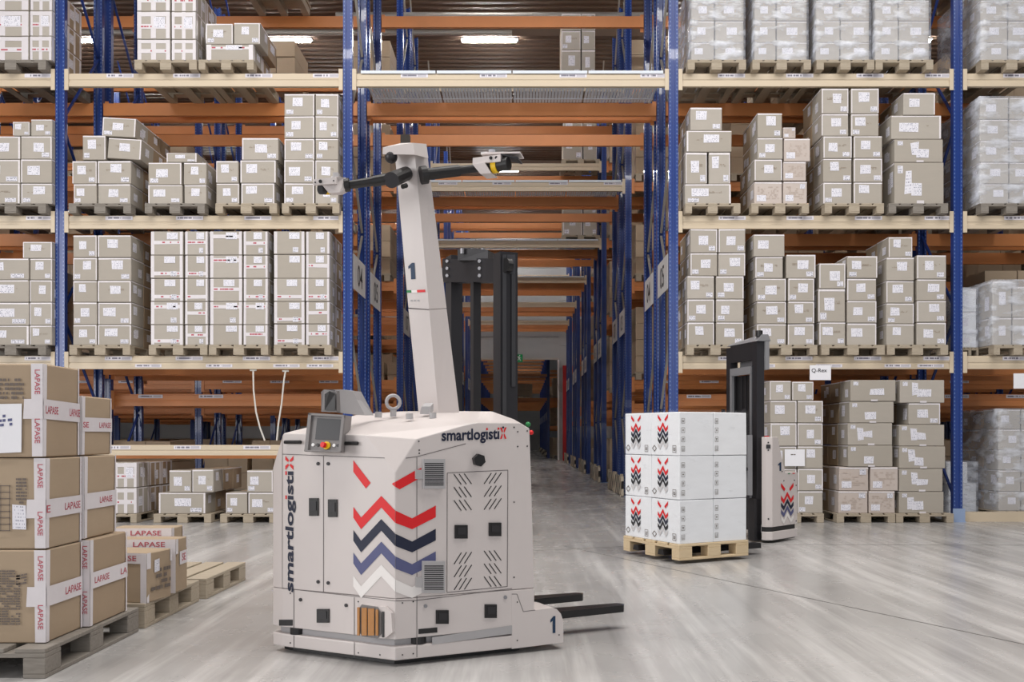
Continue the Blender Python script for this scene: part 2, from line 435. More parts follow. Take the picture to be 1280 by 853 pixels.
# roof services
for px0, px1, py, D, r in ((-120, 640, 41, 18.2, .045), (420, 900, 19, 16.8, .05)):
    a, b = P(px0, py, D), P(px1, py, D)
    tag(MB().tube(a, b, r, 10).build('service_pipe', 'galv'), 'grey pipe running under the roof ' + ('behind the upper pallets' if px0 < 0 else 'above the tunnel bay'), 'pipe')
lights = 0
where_x = {0: 'over the tunnel', 1: 'one bay left of the tunnel', 2: 'two bays left of the tunnel', 3: 'one bay right of the tunnel', 4: 'two bays right of the tunnel'}
for k in range(6):
    for j, x in enumerate((-.72, -5.2, -9.7, 3.8, 8.3)):
        y = 20.05+4.9*(k-1)
        t = thing('ceiling_light', 'white strip light on the roof %s, above the %s aisle' % (where_x[j], ['first', 'second', 'third', 'fourth', 'fifth', 'sixth'][k]), 'light', (x, y, 9.72), 0, 'strip lights under the roof')
        MB().box(x-.62, x+.62, y-.07, y+.07, 9.72, 9.8).build('housing', 'white', t)
        MB().tube((x-.58, y, 9.69), (x+.58, y, 9.69), .03, 8).build('tube', 'tube', t)
# ================================================================== racks
Y0, PITCH, RD = 11.5, 4.9, 1.1
LV = [2.08, 3.835, 5.615, 7.4]                       # beam tops
XL = [-13.0, -9.4, -5.78, -2.185, 1.89, 5.445, 9.05, 12.6]
TUN = 3
ROWN = ['front', 'second', 'third', 'fourth', 'fifth', 'sixth', 'seventh', 'eighth', 'ninth', 'tenth', 'eleventh', 'twelfth']
def row_y(k, b): return Y0+PITCH*k+(1.3 if b else 0)
# one post: an open profile with a groove down its front
pw, pd = .0575, .075
pxy = [(-pw, 0), (-.02, 0), (-.02, .012), (.02, .012), (.02, 0), (pw, 0), (pw, pd), (.03, pd), (.03, .03), (-.03, .03), (-.03, pd), (-pw, pd)]
post_me = MB().prism(pxy, .012, 9.2).mesh('post')
rear_xy = [(x, RD-y) for x, y in pxy]
rear_me = MB().prism(rear_xy, .012, 9.2).mesh('post')
foot_me = MB().box(-.085, .085, -.035, .11, 0, .012).mesh('foot')
foot2_me = MB().box(-.085, .085, RD-.11, RD+.035, 0, .012).mesh('foot')
guard_me = MB().slab([(-.075, -.02, 0), (.075, -.02, 0), (.075, -.02, .16), (-.075, -.02, .16)], (0, 0, 0.012), (0, -.012, .012)).mesh('foot_guard')
br = []
z = .25; s = 0
while z < 8.8:
    y0, y1 = (.06, RD-.06) if s % 2 == 0 else (RD-.06, .06)
    br.append(MB().bar((0, y0, z), (0, y1, z+1.15), .03, .022).mesh('brace')); z += 1.2; s += 1
XN = {0: 'fourth bay line left of the tunnel', 1: 'third bay line left of the tunnel', 2: 'bay line one bay left of the tunnel', 3: "tunnel's left side",
      4: "tunnel's right side", 5: 'bay line one bay right of the tunnel', 6: 'second bay line right of the tunnel', 7: 'third bay line right of the tunnel'}
def frame(i, k, b):
    x, y = XL[i], row_y(k, b)
    t = thing('upright_frame', 'blue perforated upright frame at %s, %s rack row' % (XN[i], ROWN[2*k+b]), 'rack frame', (x, y, 0), 0, 'blue upright rack frames')
    for me, nm, mt in ((post_me, 'post', 'blue_post'), (rear_me, 'post', 'blue_post'), (foot_me, 'foot', 'blue_foot'), (foot2_me, 'foot', 'blue_foot')): link(nm, me, mt, t)
    if k == 0 and not b: link('foot_guard', guard_me, 'blue_foot', t)
    for j, me in enumerate(br): link('brace', me, 'blue' if i not in (3, 4) else 'galv', t)
    return t
br2 = [m.copy() for m in br]
for k in range(6):
    for b in (0, 1):
        for i in range(8):
            if k == 0 and i in (0, 7): continue
            if k > 3 and i not in (2, 3, 4, 5): continue
            x, y = XL[i], row_y(k, b)
            t = thing('upright_frame', 'blue perforated upright frame at %s, %s rack row' % (XN[i], ROWN[2*k+b]), 'rack frame', (x, y, 0), 0, 'blue upright rack frames')
            for me, nm, mt in ((post_me, 'post', 'blue_post'), (rear_me, 'post', 'blue_post'), (foot_me, 'foot', 'blue_foot'), (foot2_me, 'foot', 'blue_foot')): link(nm, me, mt, t)
            if k == 0 and not b: link('foot_guard', guard_me, 'blue_foot', t)
            for me, me2 in zip(br, br2): link('brace', me2 if i in (3, 4) else me, 'galv' if i in (3, 4) else 'blue', t)
# beams
def beam_prof(y, z1, h, d, sgn):
    """profile in the y/z plane, outer face at y, step at the back"""
    p = [(0, 0), (d, 0), (d, h), (.012, h), (.012, h*.93), (0, h*.9), (0, h*.52), (.006, h*.48), (.006, h*.36), (0, h*.32)]
    return [(y+sgn*a, z1-h+c) for a, c in p]
conn_me = {}
beam_cache = {}
BAYN = {0: 'third bay left of the tunnel', 1: 'second bay left of the tunnel', 2: 'bay left of the tunnel', 3: 'tunnel bay', 4: 'bay right of the tunnel', 5: 'second bay right of the tunnel', 6: 'third bay right of the tunnel'}
LVN = ['lowest', 'second', 'third', 'top']
def orange_copy(k, me):
    k = ('orange', k)
    if k not in beam_cache:
        beam_cache[k] = me.copy(); beam_cache[k].materials.clear()
    return beam_cache[k]
def beam(i, y, z1, col, sgn, label, labels=0, second=False, h=.165):
    x0, x1 = XL[i]+pw+.002, XL[i+1]-pw-.002
    xc = (x0+x1)/2
    t = tag(thing('rack_beam', label, 'rack beam', (xc, y, z1-h), 0, 'beams of the pallet racks'), kind='thing')
    key = (round(x1-x0, 3), sgn, h)
    if key not in beam_cache:
        L = (x1-x0)/2
        pr = beam_prof(0, h, h, .055, sgn)
        bm = MB().slab([(-L+.006, a, c) for a, c in pr], (0, 0, 0), (2*L-.012, 0, 0)).mesh('beam')
        cn = [MB().box(a, a+.05, -.012 if sgn > 0 else .004, -.004 if sgn > 0 else .012, -.05, h+.05).mesh('end_connector') for a in (-L, L-.05)]
        beam_cache[key] = (bm, cn)
    bm, cn = beam_cache[key]
    me = bm if col == 'cream' else orange_copy(key, bm)
    link('beam', me, col, t)
    for c in cn:
        c2 = c if col == 'cream' else orange_copy(c.name, c)
        link('end_connector', c2, col, t)
    L = x1-x0
    for j in range(labels):
        lx = x0+L*(.24+j*.25)-.17+random.uniform(-.02, .02)-(.16 if labels == 4 else .3); lz = z1-.056
        if lx < x0+.06: lx = x0+.06
        f = y-.0035*sgn
        MB().quad_uv([(lx, f, lz), (lx+.34, f, lz), (lx+.34, f, lz+.048), (lx, f, lz+.048)]).build('location_label', 'beam_label', t)
        if second:
            lx2 = min(lx+.38, x1-.45)
            MB().quad_uv([(lx2, f-.001, z1-.145), (lx2+.33, f-.001, z1-.145), (lx2+.33, f-.001, z1-.105), (lx2, f-.001, z1-.105)]).build('location_label', 'beam_label', t)
    return t
far = MB()
for k in range(6):
    for b in (0, 1):
        for rear in (0, 1):
            y = row_y(k, b)+(RD if rear else 0); sgn = -1 if rear else 1
            for i in range(7):
                if k == 0 and i in (0, 6): continue
                for l in range(4):
                    if i == TUN and l < 2: continue
                    col = 'cream' if (k == 0 and not b and not rear) or (i == TUN and not b and not rear) else 'orange'
                    lab = 4 if (k == 0 and not b and not rear and l < 3) else (3 if l == 0 and k < 3 and not rear else (4 if i == TUN and not b and not rear and k < 2 else 0))
                    if i != TUN and k > 2:
                        if k > 4 and i in (0, 6): continue
                        far.box(XL[i]+pw+.004, XL[i+1]-pw-.004, y-.027, y+.027, LV[l]-.165, LV[l]); continue
                    if i != TUN and l == 3 and k == 0 and not b and not rear: continue
                    beam(i, y, LV[l], col, sgn, '%s %s beam, %s, %s of %s rack row' % ('cream' if col == 'cream' else 'orange', LVN[l], BAYN[i], 'back' if rear else 'face', ROWN[2*k+b]),
                         lab, k == 0 and not b and not rear and l == 0)
for k in range(6):
    for b in (0, 1):
        if k == 0 and b == 0: continue
        for i in range(7):
            if i == TUN or (k == 0 and i in (0, 6)): continue
            y = row_y(k, b)
            if k < 2: beam(i, y, 1.66, 'orange', 1, 'orange chest high beam, %s, face of %s rack row' % (BAYN[i], ROWN[2*k+b]), 2)
            else: far.box(XL[i]+pw+.004, XL[i+1]-pw-.004, y-.027, y+.027, 1.5, 1.66)
            far.box(XL[i]+pw+.004, XL[i+1]-pw-.004, y+RD-.027, y+RD+.027, 1.5, 1.66)
tag(far.build('far_beams', 'orange'), 'orange beams of the racks deep in the hall', 'rack beams', kind='stuff')
beam(2, Y0, .965, 'cream', 1, 'cream low beam at knee height across the bay left of the tunnel', 4, h=.13)
beam(2, Y0+RD, .9, 'orange', -1, 'orange low beam behind the knee high cream beam', 0, h=.13)
# wire mesh decks of the tunnel bay
for k in range(4):
    y = row_y(k, 0); x0, x1 = XL[3]+.16, XL[4]-.125; n = 4; wd = (x1-x0)/n
    for j in range(n):
        a, c = x0+j*wd+.008, x0+(j+1)*wd-.008
        t = thing('mesh_deck', 'white wire mesh deck panel, %s from the left over the tunnel, %s rack row' % (['first', 'second', 'third', 'fourth'][j], ROWN[2*k]), 'shelf panel', (a, y, LV[2]), 0, 'wire mesh decks over the tunnel')
        MB().box(a, c, y-.02, y-.008, LV[2]-.01, LV[2]+.025).build('front_lip', 'mesh_white', t)
        wm = MB()
        nn = 22
        for q in range(nn):
            xx = a+(c-a)*(q+.5)/nn; wm.box(xx-.017, xx+.017, y+.0, y+RD-.06, LV[2]+.008, LV[2]+.014)
        wm.build('deck_wire', 'mesh_white', t, kind='stuff')
        for q in range(3):
            yy = y+.12+q*.38; MB().box(a, c, yy, yy+.03, LV[2]+.001, LV[2]+.008).build('cross_wire', 'mesh_white', t)
# row number plates inside the tunnel and striped guards at its foot
num = [('04', '05'), ('07', '03'), ('06', '08'), ('09', '10'), ('11', '12'), ('13', '14')]
for k in range(6):
    for b in (0, 1):
        for side in (0, 1):
            x = XL[3]+pw+.004 if side == 0 else XL[4]-pw-.004; sx = 1 if side == 0 else -1
            y = row_y(k, b)+.05; y2 = y+.86; z0, z1 = 2.93, 3.37
            t = thing('row_sign', 'pale rectangular row number plate on %s of the tunnel, %s rack row' % ('left side' if side == 0 else 'right side', ROWN[2*k+b]), 'sign', (x, y, z0), 0, 'row number plates in the tunnel')
            MB().box(min(x, x+sx*.006), max(x, x+sx*.006), y, y2, z0, z1).build('plate', 'sign', t)
            xx = x+sx*.008; tx = num[k][b] if side == 0 else num[k][1-b]
            q = [(xx, y+.28, z0+.08), (xx, y+.62, z0+.08), (xx, y+.62, z1-.08), (xx, y+.28, z1-.08)]
            if side == 1: q = [q[1], q[0], q[3], q[2]]
            text_on(MB(), tx, q, .01).build('number', 'ink', t)
            if k > 0:
                xg = x+sx*.032; y = row_y(k, b)
                MBg = MB().box(min(xg, xg+sx*.04), max(xg, xg+sx*.04), y-.08, y+RD+.08, .02, .36)
                t = thing('guard_board', 'striped guard board on the floor, %s side of the tunnel, %s rack row' % ('left' if side == 0 else 'right', ROWN[2*k+b]), 'guard', (xg, y-.08, 0), 0, 'striped guards at the rack ends')
                MBg.build('board', 'stripe', t)
                MB().box(min(xg, xg+sx*.05), max(xg, xg+sx*.05), y-.02, y+.04, 0, .4).build('bracket', 'wood', t)
                MB().box(min(xg, xg+sx*.05), max(xg, xg+sx*.05), y+RD-.04, y+RD+.02, 0, .4).build('bracket', 'wood', t)
# next hall through the doorway
for q_ in range(3):
    y = 48.3+q_*7.8
    t = thing('ceiling_light', 'unseen strip light added in the next hall, %s row beyond the far doorway' % ['first', 'second', 'third'][q_], 'light', (-.5, y, 7.5), 0, 'strip lights under the roof')
    MB().box(-1.1, .1, y-.07, y+.07, 7.5, 7.58).build('housing', 'white', t); MB().tube((-1.05, y, 7.47), (.05, y, 7.47), .03, 8).build('tube', 'tube', t)  # lamps added out of view to brighten the far end
    MB().tube((-.5, y, 7.58), (-.5, y, 10.0), .012, 6).build('hanger', 'galv', t)
fr = MB(); fb = MB(); fs = MB(); fg = MB()
for q in range(8):
    y = 46+q*2.6
    for x in (-2.35, 1.3):
        for yy in (0, 1.1): fr.box(x-.06, x+.06, y+yy, y+yy+.08, 0, 6)
        sx = 1 if x < 0 else -1
        fs.box(min(x+sx*.07, x+sx*.08), max(x+sx*.07, x+sx*.08), y+.15, y+.75, 1.9, 2.3)
        fg.box(min(x+sx*.09, x+sx*.13), max(x+sx*.09, x+sx*.13), y-.05, y+1.2, .02, .36)
    for z in (3.0, 4.2, 5.4):
        for x0, x1 in ((-2.28, 1.23),): fb.box(x0, x1, y+.01, y+.06, z-.14, z)
    for z in (1.6, 3.0, 4.4):
        for x0, x1 in ((-6, -2.42), (1.38, 5)): fb.box(x0, x1, y+.01, y+.06, z-.14, z)
tag(fr.build('far_uprights', 'blue'), 'blue uprights of the racks beyond the far doorway', 'rack frames', kind='stuff')
tag(fb.build('far_hall_beams', 'orange'), 'brown beams of the racks beyond the far doorway', 'rack beams', kind='stuff')
tag(fs.build('far_signs', 'sign'), 'pale number plates on the uprights beyond the doorway', 'signs', kind='stuff')
tag(fg.build('far_guards', 'stripe'), 'striped floor guards along the racks beyond the doorway', 'guards', kind='stuff')
# ================================================================== pallets and boxes
_pal = {}
def pallet(label, x0, x1, y0, y1, z0, h=.125, mat='wood', rz=0, group='wooden pallets', along='y', name='wooden_pallet'):
    """deck boards run along y (or x)"""
    w, d = (x1-x0, y1-y0)
    t = thing(name, label, 'pallet', ((x0+x1)/2, (y0+y1)/2, z0), rz, group)
    key = (round(w, 2), round(d, 2), round(h, 3), along, mat)
    if key not in _pal:
        A, B = (w, d) if along == 'y' else (d, w)       # A across the boards, B along them
        b1, b2, b3 = h*.15, h*.69, h*.85
        parts = []
        def mk(nm, x0, x1, y0, y1, z0, z1):
            m = MB().cbox(x0, x1, y0, y1, z0, z1, .003)
            if along == 'x': m.v = [Vector((v.y, v.x, v.z)) for v in m.v]
            me = m.mesh(nm); me.materials.append(M[mat]); parts.append((nm, me))
        bw = min(.145, A*.18); bs = min(.1, A*.125)
        for c, ww in ((-A/2+bs/2, bs), (0, bw), (A/2-bs/2, bs)):
            mk('bottom_board', c-ww/2, c+ww/2, -B/2, B/2, 0, b1)
            for yy in (-B/2+.07, 0, B/2-.07): mk('block', c-ww/2, c+ww/2, yy-.07, yy+.07, b1, b2)
        for yy in (-B/2+.07, 0, B/2-.07): mk('stringer_board', -A/2, A/2, yy-.07, yy+.07, b2, b3)
        n = 5; g = (A-n*bw*.95)/(n-1)
        for i in range(n):
            a = -A/2+i*(bw*.95+g); mk('deck_board', a, a+bw*.95, -B/2, B/2, b3, h)
        _pal[key] = parts
    for nm, me in _pal[key]: link(nm, me, None, t)
    return t
def dashes(mb, o, ux, uz, w, h, rows, cols, dens=.6, nrm=Vector((0, -1, 0))):
    for r in range(rows):
        c = 0
        while c < cols:
            L = random.randint(1, 3)
            if random.random() < dens:
                a = o+ux*(w*c/cols)+uz*(h*r/rows); b = a+ux*(w*min(L, cols-c)/cols*.85)
                mb.poly([a, b, b+uz*(h/rows*.6), a+uz*(h/rows*.6)])
            c += L
    return mb
def carton(x0, x1, y0, y1, z0, z1, label, group, style='p', name='cardboard_box', mat='card', sides=(), rz=0.0, cat='box', tilt=0.0, face=True):
    xc, yc = (x0+x1)/2, (y0+y1)/2
    t = thing(name, label, cat, (xc, yc, z0), 0, group)
    w, d, h = x1-x0, y1-y0, z1-z0
    MB().cbox(x0, x1, y0, y1, z0, z1, .005, .0012).build('carton_body', mat, t)
    f = y0-.0025
    X = Vector((1, 0, 0)); Z = Vector((0, 0, 1))
    def rect(mb, u0, u1, v0, v1, off=0, jit=0):
        j = lambda: random.uniform(-jit, jit)
        mb.quad_uv([(x0+w*u0+j(), f-off, z0+h*v0+j()), (x0+w*u1+j(), f-off, z0+h*v0+j()), (x0+w*u1+j(), f-off, z0+h*v1+j()), (x0+w*u0+j(), f-off, z0+h*v1+j())])
        return mb
    if face:
        if style == 't':
            mb = MB()
            rect(mb, .01, .11, .02, .985, 0, .002).build('packing_tape', 'tape', t); rect(MB(), .9, .99, .02, .985, 0, .002).build('packing_tape', 'tape', t)
            if random.random() < .85:
                v = random.choice((.42, .45, .12, .7)); rect(MB(), .02, .98, v, v+.16, .0008, .004).build('packing_tape', 'tape', t)
                if w > .25: dashes(MB(), Vector((x0+w*.12, f-.0016, z0+h*(v+.05))), X, Z, w*.76, .03, 1, 16, .4).build('tape_print', 'red_print', t, kind='stuff')
            u = random.choice((.42, .5)); rect(MB(), u, u+.34, .66, .95, .0016).build('shipping_label', 'label', t)
            if random.random() < .5: rect(MB(), .62, .8, .08, .3, .0024).build('small_label', 'label_small', t)
        elif style == 'g':
            for u0, u1 in ((.01, .13), (.42, .57), (.87, .99)): rect(MB(), u0, u1, .02, .985, 0, .002).build('packing_tape', 'tape', t)
            for q, (v0, v1) in enumerate(((.82, .97), (.36, .54))): rect(MB(), .01, .99, v0, v1, .0008+.0004*q, .003).build('packing_tape', 'tape', t)
            dashes(MB(), Vector((x0+w*.12, f-.0022, z0+h*.42)), X, Z, w*.76, .03, 1, 16, .5).build('tape_print', 'red_print', t, kind='stuff')
            if random.random() < .5: rect(MB(), .5, .85, .4, .8, .0026).build('shipping_label', 'label', t)
        elif style == 'p':
            rect(MB(), .01, .99, .93, .985, 0, .003).build('packing_tape', 'tape_seam', t)
            for u0, u1 in ((.005, .04), (.96, .995)):
                if random.random() < .55: rect(MB(), u0, u1, .02, .985, .0004, .001).build('packing_tape', 'tape_seam', t)
            u = random.uniform(.12, .42); v = random.uniform(.3, .5)
            rect(MB(), u, u+random.uniform(.3, .4), v, v+.38, .0008, .004).build('shipping_label', 'label', t)
            if random.random() < .75:
                u2 = random.choice((.06, .68, .7)); rect(MB(), u2, u2+.24, .08, .28, .0016).build('small_label', 'label_small', t)
            if random.random() < .4: dashes(MB(), Vector((x0+w*.2, f-.0006, z0+h*.55)), X, Z, w*.6, h*.1, 2, 26, .55).build('printed_text', 'box_print', t, kind='stuff')
        elif style == 'k':
            rect(MB(), .01, .99, .925, .98, 0, .003).build('packing_tape', 'tape_seam', t)
            dashes(MB(), Vector((x0+w*.12, f-.0006, z0+h*.22)), X, Z, w*.76, h*.6, 7, 22, .45).build('printed_text', 'pale_print_box', t, kind='stuff')
            rect(MB(), .08, .42, .12, .4, .0012).build('shipping_label', 'label', t)
            if random.random() < .6: rect(MB(), .7, .92, .68, .9, .0012).build('small_label', 'label_small', t)
        elif style == 'w':
            u = random.uniform(.1, .5); rect(MB(), u, u+.36, .35, .7, .0008).build('shipping_label', 'label', t)
            rect(MB(), .01, .99, .94, .985, 0, .002).build('packing_tape', 'tape_seam', t)
        elif style == 'b':   # big carton with several papers
            rect(MB(), .06, .17, .74, .92).build('small_label', 'label_small', t)
            a = random.uniform(.16, .4); c = random.uniform(.1, .35); e = random.uniform(.12, .4)
            if random.random() < .7: rect(MB(), a, a+.15, c, c+.55, .0006, .012).build('shipping_label', 'label', t)
            rect(MB(), a+.12, a+.12+random.uniform(.2, .32), e, e+random.uniform(.26, .4), .0014, .01).build('shipping_label', 'label', t)
            rect(MB(), .45, .6, .0, .08, .0006).build('packing_tape', 'tape', t)
    for sx in sides:
        for q_ in range(random.choice((1, 1, 2))):
            xs = x1+.004+.0012*q_ if sx > 0 else x0-.004-.0012*q_
            a = y0+d*random.uniform(.1, .55); b = z0+h*random.uniform(.2, .5)
            MB().quad_uv([(xs, a, b), (xs, a+d*.3, b), (xs, a+d*.3, b+h*.38), (xs, a, b+h*.38)]).build('shipping_label', 'label', t)
        xs = x1+.0028 if sx > 0 else x0-.0028
        if style in 'tg':
            for a in ((0, .86) if style == 't' else (0, .43, .86)): MB().poly([(xs, y0+d*a, z0+.006), (xs, y0+d*(a+.14), z0+.006), (xs, y0+d*(a+.14), z1-.004), (xs, y0+d*a, z1-.004)]).build('packing_tape', 'tape', t)
        xs += .0006*sx
        MB().poly([(xs, y0, z1-h*.05), (xs, y1, z1-h*.05), (xs, y1, z1), (xs, y0, z1)]).build('packing_tape', 'tape_seam', t)
    if rz or tilt:
        t.rotation_euler = (0, tilt, rz)
    return t
rear_mass = MB()
NBOX = [0]
COLN = {1: [''], 2: ['left ', 'right '], 3: ['left ', 'middle ', 'right '], 4: ['first ', 'second ', 'third ', 'fourth ']}
def film_shell(label, x0, x1, y0, y1, z0, z1, mat='film', bumps=.006, group='stretch film wraps', root=None):
    n, m = 9, 12; mb = MB()
    loop = []
    for (xa, ya), (xb, yb) in (((x0, y0), (x1, y0)), ((x1, y0), (x1, y1)), ((x1, y1), (x0, y1)), ((x0, y1), (x0, y0))):
        for k in range(n): loop.append((xa+(xb-xa)*k/n, ya+(yb-ya)*k/n))
    N = len(loop); cx, cy = (x0+x1)/2, (y0+y1)/2
    for r in range(m+1):
        for x, y in loop:
            q = random.uniform(0, bumps); L = math.hypot(x-cx, y-cy)
            mb.v.append(Vector((x+(x-cx)/L*q, y+(y-cy)/L*q, z0+(z1-z0)*r/m)))
    for r in range(m):
        for k in range(N): mb.f.append((r*N+k, r*N+(k+1) % N, (r+1)*N+(k+1) % N, (r+1)*N+k))
    mb.f.append(tuple(m*N+k for k in range(N)))
    o = link('stretch_film', mb.mesh('stretch_film', Matrix.Translation((-cx, -cy, -z0)), smooth=True), mat)
    o.location = (cx, cy, z0)
    return tag(o, label, 'film', group)
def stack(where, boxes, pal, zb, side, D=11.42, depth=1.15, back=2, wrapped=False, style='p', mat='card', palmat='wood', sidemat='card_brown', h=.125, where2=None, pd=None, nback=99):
    """boxes: (px0, px1, py_bottom, py_top[, style[, tilt]]) seen at depth D; the lowest ones stand on the pallet."""
    k = D/F
    X = lambda px: (px-CX)*k
    Zp = lambda py: CH+(CY-py)*k
    if pal:
        pallet('%s pallet, %s' % ({'wood': 'pale wooden', 'wood_old': 'weathered grey', 'wood_new': 'new pale'}[palmat], where), X(pal[0]), X(pal[1]), D-.03, D-.03+(pd or 1.18), zb+.002, h-.002, palmat)
    top = zb+h if pal else zb
    low = max(b[2] for b in boxes)
    rowsy = sorted({b[2] for b in boxes}, reverse=True)
    # cluster rows
    rows = []
    for y in rowsy:
        if not rows or rows[-1][-1]-y > 9: rows.append([y])
        else: rows[-1].append(y)
    rowof = {y: i for i, r in enumerate(rows) for y in r}
    byrow = {}
    for b in boxes: byrow.setdefault(rowof[b[2]], []).append(b)
    out = []
    dz = top-Zp(low)
    for r, bs in sorted(byrow.items()):
        bs.sort(key=lambda b: b[0])
        for j, b in enumerate(bs):
            x0, x1 = X(b[0])+.003, X(b[1])-.003
            z0 = top+.002 if r == 0 else Zp(b[2])+.0025
            z1 = Zp(b[3])-.0025
            st = b[4] if len(b) > 4 and b[4] else style
            if r == len(rows)-1 and len(rows) > 1: lay = 'top'
            else: lay = ORD[r]
            look = {'p': 'tan carton', 't': 'white taped carton', 'g': 'densely taped carton', 'k': 'pale printed carton', 'w': 'film wrapped carton', 'b': 'big labelled tan carton'}[st]
            col = COLN.get(len(bs), ['first ', 'second ', 'third ', 'fourth ', 'fifth '])[j]
            label = '%s, %s layer, %s%s' % (look, lay, (col.strip()+' column, ') if col else '', where)
            n = back+1; bd = depth/n; ya = D+random.uniform(-.0, .012)
            nm = 'wrapped_box' if wrapped else 'cardboard_box'
            mt = {'k': 'card_pink'}.get(st, mat)
            edge = (side > 0 and j == len(bs)-1) or (side < 0 and j == 0)
            sd = (side,) if edge else ()
            carton(x0, x1, ya, ya+bd-.012, z0, z1, label, 'cartons on pallets' if not wrapped else 'film wrapped cartons', st, nm, mt, sd, tilt=b[5] if len(b) > 5 else 0)
            NBOX[0] += 1
            if edge:
                for q in range(1, n):
                    lb = '%s carton back on the side, %s layer, %s' % ('second' if q == 1 else 'third', lay, where)
                    if len(lb.split()) > 16: lb = '%s carton back on the side, %s layer, %s' % ('second' if q == 1 else 'third', lay, where)
                    if q <= nback and x1-x0 > .12:
                        xs0, xs1 = x0, x1
                        carton(xs0, xs1, ya+bd*q, ya+bd*(q+1)-.012, z0, z1-random.uniform(0, .008), lb, 'cartons on pallets' if not wrapped else 'film wrapped cartons', st, nm, sidemat or mt, sd, face=False)  # browner card here puts the shade of the stack sides into the colour
                        NBOX[0] += 1
            elif not wrapped:
                rear_mass.box(x0, x1, ya+bd, ya+depth-.02, z0+.003, z1-.01)
    if wrapped:
        xs = [X(b[0]) for b in boxes]+[X(b[1]) for b in boxes]
        film_shell('shiny clear film wrap, %s' % where, min(xs)-.012, max(xs)+.012, D-.014, D+depth+.015, top+.003, max(Zp(b[3]) for b in boxes)+.012)
def grid(cols, ys, st=None):
    return [(a, b, y0, y1, st) for (a, b) in cols for y0, y1 in zip(ys, ys[1:])]
L1, L2, L3 = LV[0], LV[1], LV[2]
# ---- left of the tunnel, third shelf (top of the picture)
stack('high shelf of the far left bay', grid([(-34, 36), (37, 65)], [79, 45, 13, -19], 'g'), (-30, 59), L3, 1, palmat='wood_old', style='g', nback=1)
stack('tall taped stack, high shelf left of tunnel', grid([(171, 213), (214, 245)], [78, 49, 14, -16], 'g'), (169, 247), L3, 1, style='g', nback=1)
stack('low stack, high shelf left of tunnel', [(257, 317, 79, 55, 't'), (257, 291, 55, 29), (292, 325, 55, 28)], (249, 318), L3, 1, nback=1)
# ---- second shelf
stack('middle shelf of the far left bay', grid([(-34, 25), (26, 65)], [257, 229, 199, 170])+[(16, 37, 170, 152), (38, 65, 170, 149)], (-30, 59), L2, 1, palmat='wood_old', nback=0)
stack('first stack, middle shelf left of the tunnel', [(92, 121, 257, 230), (122, 163, 257, 230), (90, 121, 230, 201), (122, 164, 230, 201), (103, 132, 200, 169), (134, 176, 199, 173, 'p', .06), (127, 169, 171, 147, 'p', .05)], (87, 165), L2, 1, palmat='wood_old', nback=2)
stack('second stack, middle shelf left of the tunnel', [(185, 228, 257, 231), (230, 258, 257, 231), (185, 227, 231, 203), (229, 258, 231, 203), (208, 246, 203, 191)], (182, 257), L2, 1, palmat='wood_old', nback=1)
stack('third stack, middle shelf left of the tunnel', [(270, 299, 257, 229), (301, 343, 257, 229), (270, 298, 229, 201), (300, 345, 229, 200), (302, 348, 200, 172)], (270, 347), L2, 1, nback=1)
stack('fourth stack, middle shelf left of the tunnel', grid([(355, 393), (394, 423)], [257, 229, 200, 173, 145, 117]), (353, 425), L2, 1, nback=0)
# ---- first shelf
stack('first shelf of the far left bay', grid([(-34, 36), (37, 65)], [434, 407, 378, 350, 323])+[(28, 65, 323, 302)], (-30, 59), L1, 1, palmat='wood_old', nback=0)
stack('first stack, first shelf left of the tunnel', grid([(91, 121), (122, 164)], [434, 406, 378, 351, 322, 294]), (88, 164), L1, 1, nback=2)
stack('second stack, first shelf left of the tunnel', grid([(188, 229), (231, 260)], [434, 406, 377, 348, 319, 289], 't'), (187, 260), L1, 1, style='t', nback=0)
stack('third stack, first shelf left of the tunnel', grid([(262, 303), (304, 335)], [434, 406, 377, 348, 319, 289], 't'), (262, 336), L1, 1, style='t', nback=1)
stack('fourth stack, first shelf left of the tunnel', grid([(342, 381), (382, 412)], [434, 405, 377, 348, 318, 289], 't'), (343, 415), L1, 1, style='t', nback=1)
# ---- floor, left
stack('taped floor stack behind foreground cartons', grid([(112, 142), (143, 171)], [644, 610, 578], 'g'), (108, 172), 0, 1, style='g', h=.11, sidemat='card_brown', nback=2)
stack('low floor stack beside the taped stack', [(198, 257, 644, 616), (211, 239, 616, 588), (240, 267, 616, 587)], (193, 265), 0, 1, h=.11, sidemat='card_brown')
stack('low floor stack beside the white robot', [(282, 309, 644, 616), (310, 345, 644, 616), (308, 341, 616, 588)], (276, 346), 0, 1, h=.11, nback=0)
# ---- right of the tunnel, third shelf (film wrapped)
for wh, cols, pal in (('first stack, high shelf right of the tunnel', [(864, 893), (894, 930)], (859, 932)), ('second stack, high shelf right of the tunnel', [(943, 970), (971, 1009)], (940, 1013)),
                      ('third stack, high shelf right of the tunnel', [(1020, 1050), (1051, 1087)], (1020, 1092)), ('fourth stack, high shelf right of the tunnel', [(1094, 1123), (1124, 1162)], (1094, 1165)),
                      ('high shelf of the far right bay', [(1226, 1260), (1261, 1300)], (1225, 1302))):
    stack(wh, grid(cols, [78, 53, 26, 0, -26], 'w'), pal, L3, -1, wrapped=True, style='w', sidemat='card_brown', nback=1)
